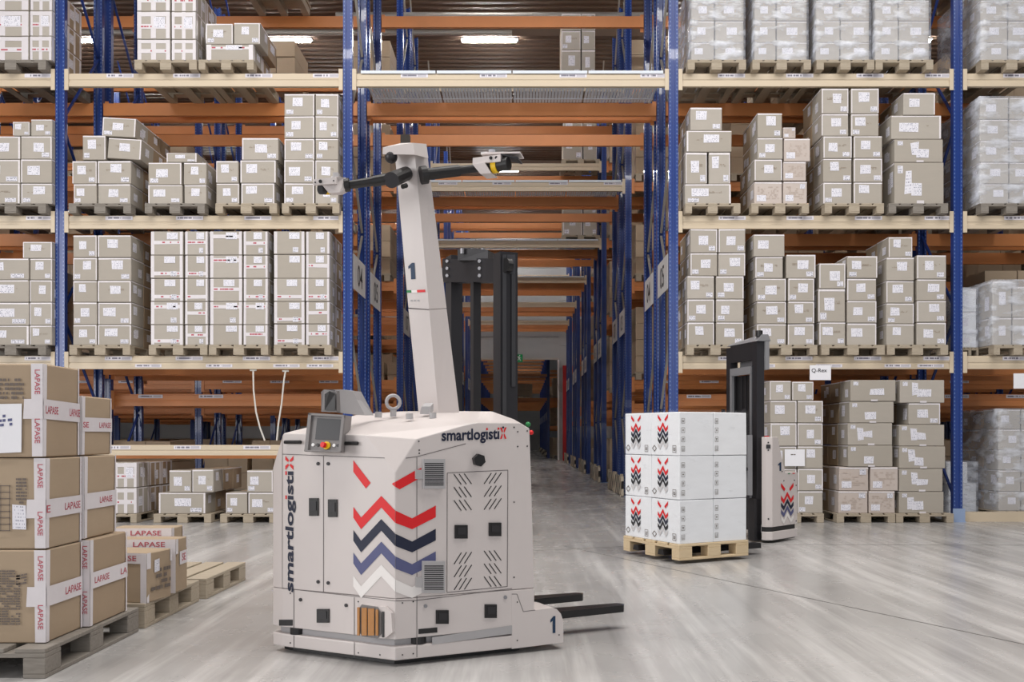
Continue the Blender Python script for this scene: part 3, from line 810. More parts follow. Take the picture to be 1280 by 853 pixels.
# ---- second shelf right
stack('first stack, middle shelf right of the tunnel', [(856, 914, 257, 230), (857, 884, 230, 190), (886, 913, 230, 190), (858, 915, 190, 163), (863, 903, 163, 134)], (856, 925), L2, -1, nback=1, sidemat='card_brown')
stack('second stack, middle shelf right of the tunnel', [(943, 978, 257, 227, 'k'), (979, 1009, 257, 227, 'k'), (943, 978, 226, 199), (979, 1008, 226, 202, 'k'), (947, 979, 199, 172), (980, 1013, 202, 173, 'k'), (947, 978, 172, 141), (979, 995, 173, 159, 'k')], (939, 1010), L2, -1, nback=1, sidemat='card_brown')
stack('third stack, middle shelf right of the tunnel', grid([(1029, 1065), (1067, 1103)], [257, 228, 198, 170])+grid([(1027, 1061), (1064, 1099)], [170, 142, 110]), (1030, 1104), L2, -1, nback=1, sidemat='card_brown')
stack('fourth stack, middle shelf right of the tunnel', [(1118, 1180, 257, 203, 'b'), (1118, 1179, 203, 174, 'b'), (1114, 1177, 174, 144), (1129, 1169, 144, 116)], (1110, 1184), L2, -1, palmat='wood_old', nback=1, sidemat='card_brown')
stack('middle shelf of the far right bay', grid([(1225, 1261), (1262, 1300)], [257, 230, 203, 176, 149, 122], 'w'), (1225, 1302), L2, -1, wrapped=True, style='w', sidemat='card_brown', nback=2, palmat='wood_old')
# ---- first shelf right
stack('first stack, first shelf right of the tunnel', grid([(859, 893), (895, 930)], [434, 403, 374, 345])+grid([(863, 897), (898, 932)], [345, 316, 286]), (858, 930), L1, -1, nback=1, sidemat='card_brown')
stack('second stack, first shelf right of the tunnel', grid([(946, 983), (985, 1018)], [434, 405, 377])+[(945, 983, 377, 348), (985, 1018, 377, 348), (944, 979, 348, 321), (983, 1020, 348, 318), (942, 981, 321, 293)], (944, 1021), L1, -1, nback=1, sidemat='card_brown')
stack('third stack, first shelf right of the tunnel', [(1024, 1057, 434, 403), (1023, 1057, 403, 361), (1024, 1057, 361, 329)]+grid([(1059, 1096)], [434, 404, 376, 337-0, 320-0])[:2]+[(1059, 1096, 376, 348), (1059, 1097, 348, 320)], (1026, 1105), L1, -1, nback=1, sidemat='card_brown')
stack('fourth stack, first shelf right of the tunnel', grid([(1108, 1143)], [434, 405, 379, 351, 322])+[(1111, 1141, 322, 296)]+grid([(1146, 1183)], [434, 403, 376, 349, 319]), (1108, 1184), L1, -1, nback=1, sidemat='card_brown')
stack('low stack, first shelf of far right bay', grid([(1201, 1221)], [434, 417, 390, 361], 'w'), (1200, 1222), L1, -1, D=11.75, wrapped=True, style='w', nback=0, mat='card_white')
stack('tall stack, first shelf of far right bay', [(1241, 1265, 434, 397, 'w'), (1266, 1300, 434, 397, 'w'), (1241, 1265, 397, 351, 'w'), (1266, 1300, 397, 358, 'w')], (1241, 1302), L1, -1, wrapped=True, style='w', sidemat='card_brown', nback=2)
# ---- floor, right
stack('tall floor stack behind the small robot', grid([(963, 996), (997, 1029)], [643, 614, 586, 558, 529, 501])+[(962, 989, 501, 476), (990, 1017, 501, 477)], (960, 1029), 0, -1, h=.115, nback=0, style='p')
stack('wide floor stack right of the small robot', [(1048, 1085, 642, 614, 'k'), (1086, 1119, 642, 614, 'k'), (1049, 1086, 614, 584, 'k'), (1088, 1123, 614, 584, 'k'), (1060, 1116, 584, 557, 'b'), (1060, 1116, 557, 529, 'b'), (1062, 1118, 529, 502, 'b'), (1063, 1120, 502, 475, 'b')], (1045, 1118), 0, -1, h=.115, nback=2, sidemat='card_brown')
stack('narrow floor stack by the right blue upright', [(1124, 1180, 642, 615, 'b'), (1124, 1179, 615, 586, 'b'), (1124, 1182, 586, 558, 'b'), (1124, 1181, 558, 531, 'b'), (1136, 1176, 531, 504), (1125, 1181, 504, 475, 'b')], (1119, 1191), 0, -1, h=.115, nback=1, sidemat='card_brown')
stack('floor stack beyond the right blue upright', grid([(1248, 1276), (1277, 1306)], [640, 615, 588, 563, 537, 512], 'w'), (1246, 1308), 0, -1, D=11.75, wrapped=True, style='w', sidemat='card_brown', nback=2, h=.12)
stack('pale heap behind the right blue upright', [(1186, 1221, 641, 605, 'w'), (1183, 1210, 605, 578, 'w')], None, .001, -1, D=12.2, depth=.8, back=1, wrapped=True, style='w', mat='card_white', nback=0)
tag(MB().box(P(1206, 650, 11.56).x, P(1300, 650, 11.56).x, 11.55, 11.66, 0, .12).build('kerb_rail', 'cream'), 'pale kerb rail on the floor beyond the right blue upright', 'kerb')
# ---- stacks on the crossing decks above the tunnel, deeper in
for wh, D, cols, ys, pal, z in (('top tunnel beams, second rack deep', 16.5, [(702, 726), (727, 744)], [90, 62, 38, 17], (700, 748), LV[3]),
                          ('top tunnel beams, third rack deep', 21.4, [(704, 728), (729, 746)], [193, 168, 150], (702, 750), LV[3]),
                          ('third tunnel beams, third rack deep', 21.4, [(704, 728), (729, 746)], [289, 267, 252], (702, 750), LV[2]+.016)):
    stack(wh, grid(cols, ys), pal, z, 1, D=D, back=1, nback=0, h=.12, depth=.9)
# ---- more loads deeper in the hall (a mass nobody could pick apart from here)
def load(x0, x1, y, z, n, hh=.29):
    for r in range(n):
        m = (x0+x1)/2+random.uniform(-.08, .08)
        for a, b in ((x0, m-.005), (m+.005, x1)):
            rear_mass.box(a, b, y+random.uniform(0, .02), y+1.0, z+.14+r*hh, z+.14+r*hh+hh-.008)
    rear_pal.box(x0-.02, x1+.02, y, y+1.1, z+.11, z+.135)
    for xx in (x0, (x0+x1)/2-.05, x1-.1): rear_pal.box(xx, xx+.1, y, y+1.1, z+.003, z+.11)
rear_pal = MB()
rnd = random.Random(3)
for k in range(0, 5):
    for b in (0, 1):
        if k == 0 and b == 0: continue
        y = row_y(k, b)-.05
        for i in (0, 1, 2, 4, 5, 6):
            for l in range(-1, 4):
                z = 0 if l < 0 else LV[l]
                for q in range(4):
                    x0 = XL[i]+.11+q*.845
                    p = {0: .3, 1: .3, 2: .3, 4: .72, 5: .5, 6: .4}[i]
                    if i in (0, 1, 2): p = {-1: .55 if k < 2 else .85, 0: .25 if k < 2 else .8, 1: .12 if k < 3 else .5, 2: .06, 3: .1}[l]
                    if l < 0 and i in (4, 5, 6): p = .5
                    if rnd.random() < p: load(x0+.02, x0+.78, y, z, min(4 if l >= 0 else 3, rnd.choice((2, 3, 4, 4)) if i > 3 else rnd.choice((2, 3))))
# stock in the far hall
for q in range(7):
    y = 46.1+q*2.6
    for z in (0, 1.6, 3.0):
        for x0 in (-3.3, -4.4, 1.5, 2.5):
            if rnd.random() < .7: load(x0, x0+.8, y, z, 3)
    if q % 2 == 0: load(-.3, .5, y, 3.0, 2)
tag(rear_mass.build('rear_cartons', 'card_far'), 'cartons at the back of the pallets and on racks deep in the hall', 'boxes', kind='stuff')
tag(rear_pal.build('rear_pallets', 'wood'), 'pallets under the loads on racks deep in the hall', 'pallets', kind='stuff')

# ================================================================== foreground cartons (left edge of the picture)
def tape_band(t, pts, name='packing_tape', mat='tape'):
    return MB().poly(pts).build(name, mat, t)
def fg_carton(label, x0, x1, y0, y1, z0, z1, bandz, texts, front='print', mat='card_brown', shift=0.0):
    t = thing('cardboard_box', label, 'box', ((x0+x1)/2, (y0+y1)/2, z0), 0, 'foreground cartons')
    h = z1-z0
    MB().cbox(x0, x1, y0, y1, z0, z1-.001, .006, .002).build('carton_body', mat, t)
    xs, f = x1+.0045, y0-.0045
    # corner tape on both faces of the front edge
    tape_band(t, [(xs, y0-.003, z0+.004), (xs, y0+.024, z0+.004), (xs+.001, y0+.03, z1-.004), (xs, y0-.003, z1-.002)])
    tape_band(t, [(x1-.045, f, z0+.004), (x1+.004, f, z0+.004), (x1+.004, f, z1-.002), (x1-.05, f, z1-.002)])
    tape_band(t, [(xs, y1-.018, z0+.004), (xs, y1-.002, z0+.004), (xs, y1-.002, z1-.002), (xs, y1-.014, z1-.002)])
    a, b = bandz
    xb = xs+.0015
    tape_band(t, [(xb, y0, a), (xb, y1, a-shift), (xb, y1, b-shift), (xb, y0, b)])
    tape_band(t, [(x1-.085, f-.001, a+.0), (x1+.004, f-.001, a), (x1+.004, f-.001, b), (x1-.08, f-.001, b)])
    for s, u0, u1 in texts:
        L = y1-y0; za = a+(b-a)*.28; zb_ = a+(b-a)*.68
        q = [(xb+.001, y0+L*u0, za-shift*u0), (xb+.001, y0+L*u1, za-shift*u1), (xb+.001, y0+L*u1, zb_-shift*u1), (xb+.001, y0+L*u0, zb_-shift*u0)]
        text_on(MB(), s, q, .01).build('tape_lettering', 'red_print', t)
    # lettering running down the corner tape
    for zc in ((z0+h*.28), (z0+h*.8)):
        hh = h*.13
        q = [Vector(p) for p in ((x1-.032, f-.002, zc+hh), (x1-.032, f-.002, zc-hh), (x1-.008, f-.002, zc-hh), (x1-.008, f-.002, zc+hh))]
        text_on(MB(), 'LAPASE', [q[0], q[1], q[2], q[3]], .01).build('tape_lettering', 'red_print', t)
    if front == 'paper':
        MB().quad_uv([(x1-.32, f-.002, z0+h*.03), (x1-.092, f-.002, z0+h*.055), (x1-.09, f-.002, z0+h*.57), (x1-.32, f-.002, z0+h*.56)]).build('paper_sheet', 'paper', t)
        mb = MB(); dashes(mb, Vector((x1-.3, f-.003, z0+h*.3)), Vector((1, 0, .1)), Vector((0, 0, 1)), .17, .06, 3, 22, .5).build('handwriting', 'slate', t, kind='stuff')
        dashes(MB(), Vector((x1-.3, f-.001, z0+h*.62)), Vector((1, 0, 0)), Vector((0, 0, 1)), .22, .10, 5, 30, .7).build('printed_text', 'grey_print', t, kind='stuff')
    elif front == 'label':
        MB().quad_uv([(x1-.145, f-.002, z0+h*.22), (x1-.083, f-.002, z0+h*.215), (x1-.085, f-.002, z0+h*.48), (x1-.146, f-.002, z0+h*.49)]).build('shipping_label', 'label', t)
        dashes(MB(), Vector((x1-.13, f-.001, z0+h*.5)), Vector((1, 0, 0)), Vector((0, 0, 1)), .05, .12, 8, 7, .8).build('printed_text', 'grey_print', t, kind='stuff')
        mb = MB()
        for i in range(8): mb.box(x1-.24, x1-.155, f-.002, f-.001, z0+h*(.2+i*.07), z0+h*(.2+i*.07)+.003)
        for i in range(3): mb.box(x1-.24+i*.04, x1-.237+i*.04, f-.002, f-.001, z0+h*.2, z0+h*.7)
        mb.build('printed_table', 'grey_print', t, kind='stuff')
    else:
        dashes(MB(), Vector((x1-.26, f-.001, z0+h*.2)), Vector((1, 0, 0)), Vector((0, 0, 1)), .15, .25, 22, 14, .8).build('printed_text', 'grey_print', t, kind='stuff')
        dashes(MB(), Vector((x1-.13, f-.001, z0+h*.62)), Vector((1, 0, .2)), Vector((0, 0, 1)), .05, .05, 4, 7, .8).build('printed_mark', 'grey_print', t, kind='stuff')
    return t
XR = -2.156
fz = [.135, .56, .976, 1.402]
fg_carton('tan carton, bottom front of the foreground stack, dark table printed on its face', -2.74, XR, 4.16, 4.498, fz[0], fz[1]-.002, (.30, .39), [('LAPASE', .5, .95)], 'print', shift=-.0)
fg_carton('tan carton, middle front of the foreground stack, small barcode label on its face', -2.74, XR-.004, 4.165, 4.498, fz[1], fz[2]-.002, (.70, .785), [('LAPASE', .5, .95), ('E', .0, .1)], 'label')
fg_carton('tan carton, top front of the foreground stack, white paper sheet on its face', -2.74, XR-.014, 4.16, 4.498, fz[2], fz[3], (1.15, 1.24), [('LAPASE', .05, .38), ('LAPASE', .7, 1.0)], 'paper', shift=.01)
fg_carton('tan carton, bottom back of the foreground stack, white tape band round it', -2.72, -2.122, 4.51, 4.93, fz[0], fz[1]+.004, (.32, .40), [('LAPASE', .1, .48), ('LA', .8, .98)], 'print')
fg_carton('tan carton, middle back of the foreground stack, white tape band round it', -2.72, -2.150, 4.51, 4.86, fz[1]+.006, fz[2]-.001, (.71, .79), [('LAPASE', .45, .85)], 'print')
fg_carton('low tan carton, top back of the foreground stack, white tape band round it', -2.72, -2.165, 4.515, 4.84, fz[2]+.001, 1.272, (1.095, 1.165), [('SE', .02, .2), ('LAPASE', .55, .95)], 'print')
pallet('weathered grey pallet under the foreground carton stack', -2.98, -2.105, 4.06, 5.05, 0, .133, 'wood_old', group='foreground pallets')
# second foreground load
pallet('brown wooden pallet behind the foreground stack, carrying small cartons', -2.90, -2.10, 5.12, 5.98, 0, .138, 'wood', group='foreground pallets')
pallet('empty pale pallet on the floor behind the small cartons', -2.86, -2.07, 6.06, 6.86, 0, .135, 'wood', rz=-.02, group='foreground pallets')
def small_carton(label, x0, x1, y0, y1, z0, z1, full):
    t = thing('cardboard_box', label, 'box', ((x0+x1)/2, (y0+y1)/2, z0), 0, 'small foreground cartons')
    MB().cbox(x0, x1, y0, y1, z0, z1, .005, .004).build('carton_body', 'card_brown', t)
    f, xs = y0-.004, x1+.004
    tape_band(t, [(x0, f, z1-.06), (x1+.003, f, z1-.06), (x1+.003, f, z1-.001), (x0, f, z1-.001)])
    tape_band(t, [(x1-.035, f-.001, z0), (x1+.003, f-.001, z0), (x1+.003, f-.001, z1), (x1-.035, f-.001, z1)])
    text_on(MB(), 'LAPASE', [(x1-.25, f-.002, z1-.045), (x1-.06, f-.002, z1-.045), (x1-.06, f-.002, z1-.015), (x1-.25, f-.002, z1-.015)], .01).build('tape_lettering', 'red_print', t)
    tape_band(t, [(xs, y0-.003, z1-.09), (xs, y0+.035, z1-.09), (xs, y0+.035, z1), (xs, y0-.003, z1)])
    tape_band(t, [(xs, y1-.02, z1-.07), (xs, y1, z1-.07), (xs, y1, z1), (xs, y1-.02, z1)])
    if full:
        L, h = y1-y0, z1-z0
        MB().quad_uv([(xs+.001, y0+L*.28, z0+h*.58), (xs+.001, y0+L*.48, z0+h*.6), (xs+.001, y0+L*.48, z0+h*.85), (xs+.001, y0+L*.28, z0+h*.83)]).build('shipping_label', 'label', t)
        mb = MB()
        for r, (u0, u1) in enumerate(((.15, .95), (.55, .95), (.35, .95), (.5, .95))):
            dashes(mb, Vector((xs+.001, y0+L*u0, z0+h*(.22+r*.12))), Vector((0, 1, 0)), Vector((0, 0, 1)), L*(u1-u0), h*.12, 1, 12, .85)
        mb.build('printed_text', 'grey_print', t, kind='stuff')
        tape_band(t, [(xs-.001, y0, z0), (xs-.001, y0+.02, z0), (xs-.001, y0+.02, z0+.05), (xs-.001, y0, z0+.03)])
    else:
        tape_band(t, [(xs, y0+.06, z0+(z1-z0)*.5), (xs, y1, z0+(z1-z0)*.5), (xs, y1, z0+(z1-z0)*.75), (xs, y0+.06, z0+(z1-z0)*.75)])
        text_on(MB(), 'SE', [(xs+.001, y1-.09, z0+(z1-z0)*.56), (xs+.001, y1-.03, z0+(z1-z0)*.56), (xs+.001, y1-.03, z0+(z1-z0)*.7), (xs+.001, y1-.09, z0+(z1-z0)*.7)], .01).build('tape_lettering', 'red_print', t)
    return t
_a = small_carton('small tan carton with dark printed lines, on the pallet behind the foreground stack', -2.4995, -2.0715, 5.18, 5.424, .138, .417, True)
_a.rotation_euler.z = -.2
small_carton('small tan carton right behind the one with printed lines', -2.50, -2.065, 5.475, 5.66, .138, .458, False)
small_carton('small tan carton at the back of the small carton load', -2.55, -2.165, 5.675, 5.87, .138, .505, False)

# ================================================================== zigzag mark
def zig(parent, q, scale=1.0, cols=('red', 'navy', 'slate', 'pale'), nm='zigzag_mark', vshift=0):
    q = [Vector(p) for p in q]
    def pl(mb, pts): mb.poly([bil(q, u, v) for u, v in pts]); return mb
    def strip(mb, top, bot):
        for i in range(len(top)-1): pl(mb, [bot[i], bot[i+1], top[i+1], top[i]])
        return mb
    mb = MB(); pl(mb, [(0, .9), (0, 1), (.34, .85), (.26, .79)]); pl(mb, [(1, .9), (.74, .79), (.66, .85), (1, 1)])
    us = (0, .22, .5, .78, 1)
    for e, c in zip((.69, .52, .355, .19), cols):
        if c != cols[0]: mb = MB()
        top = list(zip(us, (e, e-.1, e+.085, e-.1, e))); bot = [(u, v-.105) for u, v in top]
        strip(mb, top, bot); mb.build(nm, c, parent)
# ================================================================== the large robot
A0, A1, B, C = (-1.248, 4.60), (-1.188, 4.555), (-.589, 4.262), (.2056, 4.636)
PL, PR = Plane(A1, B), Plane(B, C)
U, V = PR.d.copy(), Vector((-PR.d.y, PR.d.x, 0))
nL, nR = PL.n, PR.n
Ce = PR.at(668, 700); Ce = (Ce.x, Ce.y)
BK1 = (Ce[0]+V.x*.95, Ce[1]+V.y*.95); BK2 = (-.93, 5.30)
R = thing('guided_forklift', 'large white driverless forklift with zigzag stripes and a camera mast, in the foreground', 'robot', (-.45, 4.8, 0))
def hull(pts, name, mat, root, bev=0):
    m = inv_of(root); bm = bmesh.new()
    for p in pts: bm.verts.new(m @ Vector(p))
    r = bmesh.ops.convex_hull(bm, input=bm.verts)
    bmesh.ops.delete(bm, geom=list({g for g in r['geom_interior']+r['geom_unused'] if isinstance(g, bmesh.types.BMVert)}), context='VERTS')
    bmesh.ops.dissolve_limit(bm, angle_limit=math.radians(1.5), verts=bm.verts, edges=bm.edges)
    if bev: bmesh.ops.bevel(bm, geom=bm.edges, offset=bev, segments=2, affect='EDGES', profile=.5)
    bmesh.ops.recalc_face_normals(bm, faces=bm.faces)
    me = bpy.data.meshes.new(name); bm.to_mesh(me); bm.free()
    return link(name, me, mat, root)
z_of = lambda y, D: CH+(CY-y)*D/F
plan = [A0, A1, B, Ce, BK1, BK2]
body_pts = [(x, y, .318) for x, y in plan]
body_pts += [P(341, 585, 4.60), PL.at(354, 542), PL.at(456.5, 544), PL.at(494, 591), PR.at(521, 549), PR.at(582, 531.5), PR.at(596, 528.5), PR.at(650, 529), PR.at(661.7, 536),
             P(447, 518.5, 5.0), P(500, 514.5, 4.95), P(540, 514, 4.95), P(615, 514.6, 5.0), P(642.5, 524.4, 4.86), P(661.7, 536, 4.62)]
body_pts += [(BK1[0], BK1[1], 1.12), (BK1[0]-.1, BK1[1]-.05, 1.2), (BK2[0], BK2[1], 1.1), (-.85, 5.15, 1.19)]
hull(body_pts, 'body_shell', 'agv', R, .004)
def inset(pts, k):
    cx = sum(p[0] for p in pts)/len(pts); cy = sum(p[1] for p in pts)/len(pts)
    return [(cx+(x-cx)*k, cy+(y-cy)*k) for x, y in pts]
hull([(x, y, z) for x, y in plan for z in (.128, .316)], 'base_panel', 'agv', R, .004)
hull([(x, y, z) for x, y in inset(plan, .93) for z in (.06, .2)], 'base_recess', 'agv_shade', R)
hull([(x, y, z) for x, y in plan for z in (.03, .094)], 'bumper_skirt', 'agv', R, .006)
hull([(x, y, z) for x, y in inset(plan, .9) for z in (.004, .06)], 'undercarriage', 'black', R)
# legs that carry the forks (the near one carries the numeral)
tail = PR.pts([(639.5, 743), (646, 743), (654, 765), (669, 763), (690, 760.5), (696, 762), (701, 767.5), (704, 777), (704, 803.5), (640, 811.5)])
MB().slab(tail, -nR*.19, nR*.001).build('fork_leg', 'agv', R)
far_off = V*.78
MB().slab(tail, far_off-nR*.19+nR*.0, far_off).build('fork_leg', 'agv', R)
def dec(pl, poly, mat, name='decal', off=.002, parent=R):
    return MB().poly(pl.pts(poly, off)).build(name, mat, parent)
def raised(pl, poly, mat, name, o0, o1, parent=R):
    return MB().slab(pl.pts(poly, 0), pl.n*o0, pl.n*o1).build(name, mat, parent)
def rectp(x0, y0, x1, y1): return [(x0, y0), (x1, y0), (x1, y1), (x0, y1)]
def line(pl, a, b, wpx=.9, mat='seam', name='panel_gap', off=.0012):
    d = Vector((b[0]-a[0], b[1]-a[1])).normalized(); n = (-d.y*wpx/2, d.x*wpx/2)
    return dec(pl, [(a[0]-n[0], a[1]-n[1]), (b[0]-n[0], b[1]-n[1]), (b[0]+n[0], b[1]+n[1]), (a[0]+n[0], a[1]+n[1])], mat, name, off)
# seams, left plane
line(PL, (353, 568), (481, 572.8)); line(PL, (404.5, 570), (404.5, 740)); line(PL, (353, 735.5), (494, 751.5))
line(PL, (353, 545), (353, 735), .5); line(PL, (367.5, 737), (367.5, 786)); line(PL, (443, 747), (443, 795))
line(PL, (367.5, 795), (367.5, 811)); line(PL, (443, 803), (443, 821))
line(PR, (494, 751.5), (521, 751)); line(PR, (521, 751), (640, 736)); line(PR, (521, 572), (521, 822)); line(PR, (507, 573), (521, 571.2)); line(PR, (521, 571.2), (582, 555))
line(PR, (639.5, 743), (646, 743)); line(PR, (646, 743), (654, 765)); line(PR, (654, 765), (669, 763))
# recess beside the leg on the right face
dec(PR, [(540, 797), (640, 782), (640, 792.5), (540, 806)], 'agv_shade', 'slot', .0015)
# door pulls, locks, slots
def pull(pl, x0, y0, x1, y1, nm='door_pull'):
    o = raised(pl, rectp(x0, y0, x1, y1), 'black', nm, 0, .008)
    MB().slab(pl.pts(rectp(x0+(x1-x0)*.2, y0+(y1-y0)*.18, x1-(x1-x0)*.15, y1-(y1-y0)*.3), .0082), (0, 0, 0), pl.n*.003).build('finger_recess', 'black_metal', o)
pull(PL, 387.4, 623, 398.6, 645); pull(PL, 411, 624.5, 422, 646.5); pull(PL, 397, 761.5, 412, 778.5)
pull(PR, 568, 656.6, 584, 673.4); pull(PR, 610.6, 653.6, 626, 670.4); pull(PR, 544.6, 763, 560.3, 780); pull(PR, 605.5, 755.8, 620.4, 772.6)
def stud(pl, x, y, rpx, mat, nm, h=.006, n=12):
    c = pl.at(x, y); D = c.y; MB().tube(c, c+pl.n*h, rpx*D/F, n).build(nm, mat, R)
for x, y in ((398, 580), (410.6, 580), (398, 727.6), (410.6, 729), (376, 750), (433, 757)): stud(PL, x, y, 2.2, 'black_metal', 'lock')
for x, y in ((531.7, 758), (631.4, 747)): stud(PR, x, y, 2.3, 'chrome', 'lock')
for x, y in ((363, 742), (363, 804), (448, 752.5), (448, 816.5), (475, 819)): stud(PL, x, y, 1.0, 'black', 'screw', .002, 6)
for x, y in ((503, 754), (516.5, 752.5), (503, 819), (516.5, 817.5), (642.5, 534.5), (642.5, 628), (642.5, 722), (646.5, 753), (646.5, 801), (698.7, 794), (521.5+2, 552), (524, 563), (524, 567), (647, 540), (659, 539), (647, 558.5), (659, 558)): stud(PR, x, y, 1.0, 'black', 'screw', .002, 6)
raised(PL, rectp(349, 775, 366, 782.5), 'black', 'sensor_slot', 0, .002); raised(PR, [(523, 786.8), (546.5, 784.6), (546.5, 791), (523, 793)], 'black', 'sensor_slot', 0, .002)
for pl, x, y in ((PL, 366, 791), (PR, 526, 802)):
    c = pl.at(x, y)-pl.n*.035; MB().tube((c.x, c.y, .094), (c.x, c.y, .128), .036, 16).build('scanner', 'black', R)
# grab bars
for x0, x1, y in ((358, 378, 553), (428.5, 449, 554.5)):
    a, b = PL.at(x0, y)+nL*.012, PL.at(x1, y)+nL*.012; MB().tube(a, b, .009, 8).build('grab_bar', 'black', R)
    for p in (a, b): pass
# amber rear light
raised(PL, [(452, 755), (484, 758), (492, 766), (493.5, 790), (484, 797.5), (457, 796), (451, 788), (450.5, 765)], 'agv', 'lamp_housing', 0, .02)
lamp_o = raised(PL, [(456, 755), (475, 758), (480, 765), (480, 792), (475, 797), (457, 795), (452, 788), (451, 764)], 'hmi', 'rear_lamp', .02, .026)
for x0, x1 in ((452, 455), (457.5, 464), (465.5, 473), (475, 478)):
    MB().slab(PL.pts(rectp(x0, 758+(x0-452)*.12, x1, 793), .0), nL*.032, nL*.036).build('amber_lens', 'amber', lamp_o)
MB().slab(PL.pts(rectp(481, 764, 483.5, 796), 0), nL*.02, nL*.024).build('lamp_rim', 'black', lamp_o)
# control panel: a wedge standing out of the rear face
hp = [PL.at(387, 517)+nL*.005, PL.at(432, 519.6)+nL*.005, PL.at(427.4, 566)+nL*.075, PL.at(382, 565)+nL*.075]
q_tl, q_tr, q_br, q_bl = P(387, 517, 4.43), P(432, 519.6, 4.36), P(427.4, 566, 4.32), P(382, 565, 4.39)
back = [p-nL*.16 for p in (q_tl, q_tr, q_br, q_bl)]
hm = MB().hexa([q_bl, q_br, q_tr, q_tl], [p+Vector((0, .16, 0)) for p in (q_bl, q_br, q_tr, q_tl)]).build('control_panel', 'hmi', R)
qq = [q_bl, q_br, q_tr, q_tl]; nH = ((q_br-q_bl).cross(q_tl-q_bl)).normalized()
if nH.y > 0: nH = -nH
def onq(u0, u1, v0, v1, mat, nm, o0, o1):
    MB().slab([bil(qq, u, v) for u, v in ((u0, v0), (u1, v0), (u1, v1), (u0, v1))], nH*o0, nH*o1).build(nm, mat, hm)
onq(.0, 1, .0, .03, 'hmi', 'rim', 0, .014); onq(0, .09, 0, 1, 'hmi', 'rim', 0, .012); onq(.93, 1, 0, 1, 'hmi', 'rim', 0, .012); onq(0, 1, .94, 1, 'hmi', 'rim', 0, .012)
onq(.24, .92, .33, .88, 'screen', 'screen', 0, .004)
for u, mt in ((.2, 'white'), (.33, 'black'), (.78, 'white'), (.9, 'black')):
    c = bil(qq, u, .18); MB().tube(c, c+nH*.006, .008, 12).build('push_button', mt, hm)
c = bil(qq, .58, .17); MB().tube(c, c+nH*.01, .019, 16).build('stop_collar', 'yellow', hm)
MB().tube(c+nH*.012-Vector((.006, 0, 0)), c+nH*.026-Vector((.01, 0, 0)), .013, 16).build('stop_button', 'red', hm)
# scanner fin behind the panel
sc = MB().slab([P(401.5, 515, 4.5), P(421, 515.5, 4.47), P(421, 489, 4.47), P(417, 487, 4.47), P(405, 487, 4.5), P(401.5, 490, 4.5)], (0, 0, 0), (.02, .07, 0)).build('scanner_head', 'hmi', R)
MB().slab([P(406, 513, 4.49), P(419, 513, 4.465), P(419, 493, 4.465), P(412, 489, 4.47), P(406, 493, 4.49)], (0, -.004, 0), (0, -.001, 0)).build('scanner_window', 'black', sc)
MB().slab([P(421, 516, 4.49), P(446, 519, 4.6), P(456, 519, 4.62), P(445, 500, 4.6), P(440, 489, 4.56), P(425, 487, 4.5), P(421, 487, 4.49)], (0, 0, 0), (.03, .09, 0)).build('scanner_fin', 'agv_shade', R)
bq = [P(421, 520, 4.5), P(470, 522, 4.66), P(470, 519, 4.72), P(421, 515, 4.56)]
# lettering: bottom-to-top on the rear face, left-to-right on the side
def word(pl, quad, parent):
    """quad: bl, br, tr, tl corners in pixels, along the reading direction, for the whole word with its star"""
    corners = [pl.at(x, y, .0025) for x, y in quad]
    full = 'smartlogıstı'
    vs, fs, bb = glyphs(full, .026)
    W = .885
    sub = [bil(corners, 0, 0), bil(corners, W, 0), bil(corners, W, 1), bil(corners, 0, 1)]
    text_on(MB(), full, sub, .026).build('lettering', 'navy', parent)
    x0, x1, y0, y1 = bb
    for pre in ('smartlogı', 'smartlogıstı'):
        r = glyphs(pre, .026)[2][1]; wi = glyphs('ı', .026)[2]; ww = wi[1]-wi[0]
        u1 = (r-x0)/(x1-x0)*W; u0 = u1-ww/(x1-x0)*W
        MB().poly([bil(corners, u0, .86), bil(corners, u1, .86), bil(corners, u1, 1.0), bil(corners, u0, 1.0)]).build('letter_dot', 'red', parent)
    # the red four-armed cross with a light centre
    cx, a0, a1, b0, b1 = .945, .895, 1.0, .24, 1.0
    mb = MB(); cu, cv = (a0+a1)/2, (b0+b1)/2; du, dv = (a1-a0)/2, (b1-b0)/2
    for su in (-1, 1):
        for sv in (-1, 1):
            mb.poly([bil(corners, cu+su*a*du, cv+sv*b*dv) for a, b in ((.42, 1), (1, 1), (.34, .06), (.12, .3))])
    mb.build('cross_mark', 'red', parent)
    return corners
word(PL, [(370.2, 742), (370.2, 570), (357, 570), (357, 738)], R)
cs = word(PR, [(551.8, 556.3), (633, 553.2), (633, 534.5), (551.8, 537.3)], R)
MB().poly([bil(cs, .945+.017*math.cos(t*math.pi/5), 1.0+.075*math.sin(t*math.pi/5)) for t in range(10)]).build('cross_dot', 'navy', R)
# zigzag graphic folded round the corner (494)
zx = [441.9, 451.6, 476.8, 494.2, 515, 544.6]
top = [633.8, 647.3, 620.2, 638.6, 648.3, 632.3]; bot = [647.3, 661.9, 634.7, 654.0, 661.9, 646.8]
for k, (c, dy) in enumerate((('red', 0), ('navy', 29.0), ('slate', 57.3), ('pale', 86))):
    mbl, mbr = MB(), MB()
    for i in range(5):
        mb, pl = (mbl, PL) if i < 3 else (mbr, PR)
        xa, xb = zx[i], zx[i+1]
        mb.poly(pl.pts([(xa, bot[i]+dy), (xb, bot[i+1]+dy), (xb, top[i+1]+dy), (xa, top[i]+dy)], .0018))
    mbl.build('zigzag_stripe', c, R); mbr.build('zigzag_stripe', c, R)
dec(PL, [(441.8, 575.5), (463.5, 604), (457.6, 611), (441.8, 590)], 'red', 'zigzag_slash', .0018)
dec(PL, [(490, 605), (494, 602.7), (494, 609)], 'red', 'zigzag_slash', .0018)
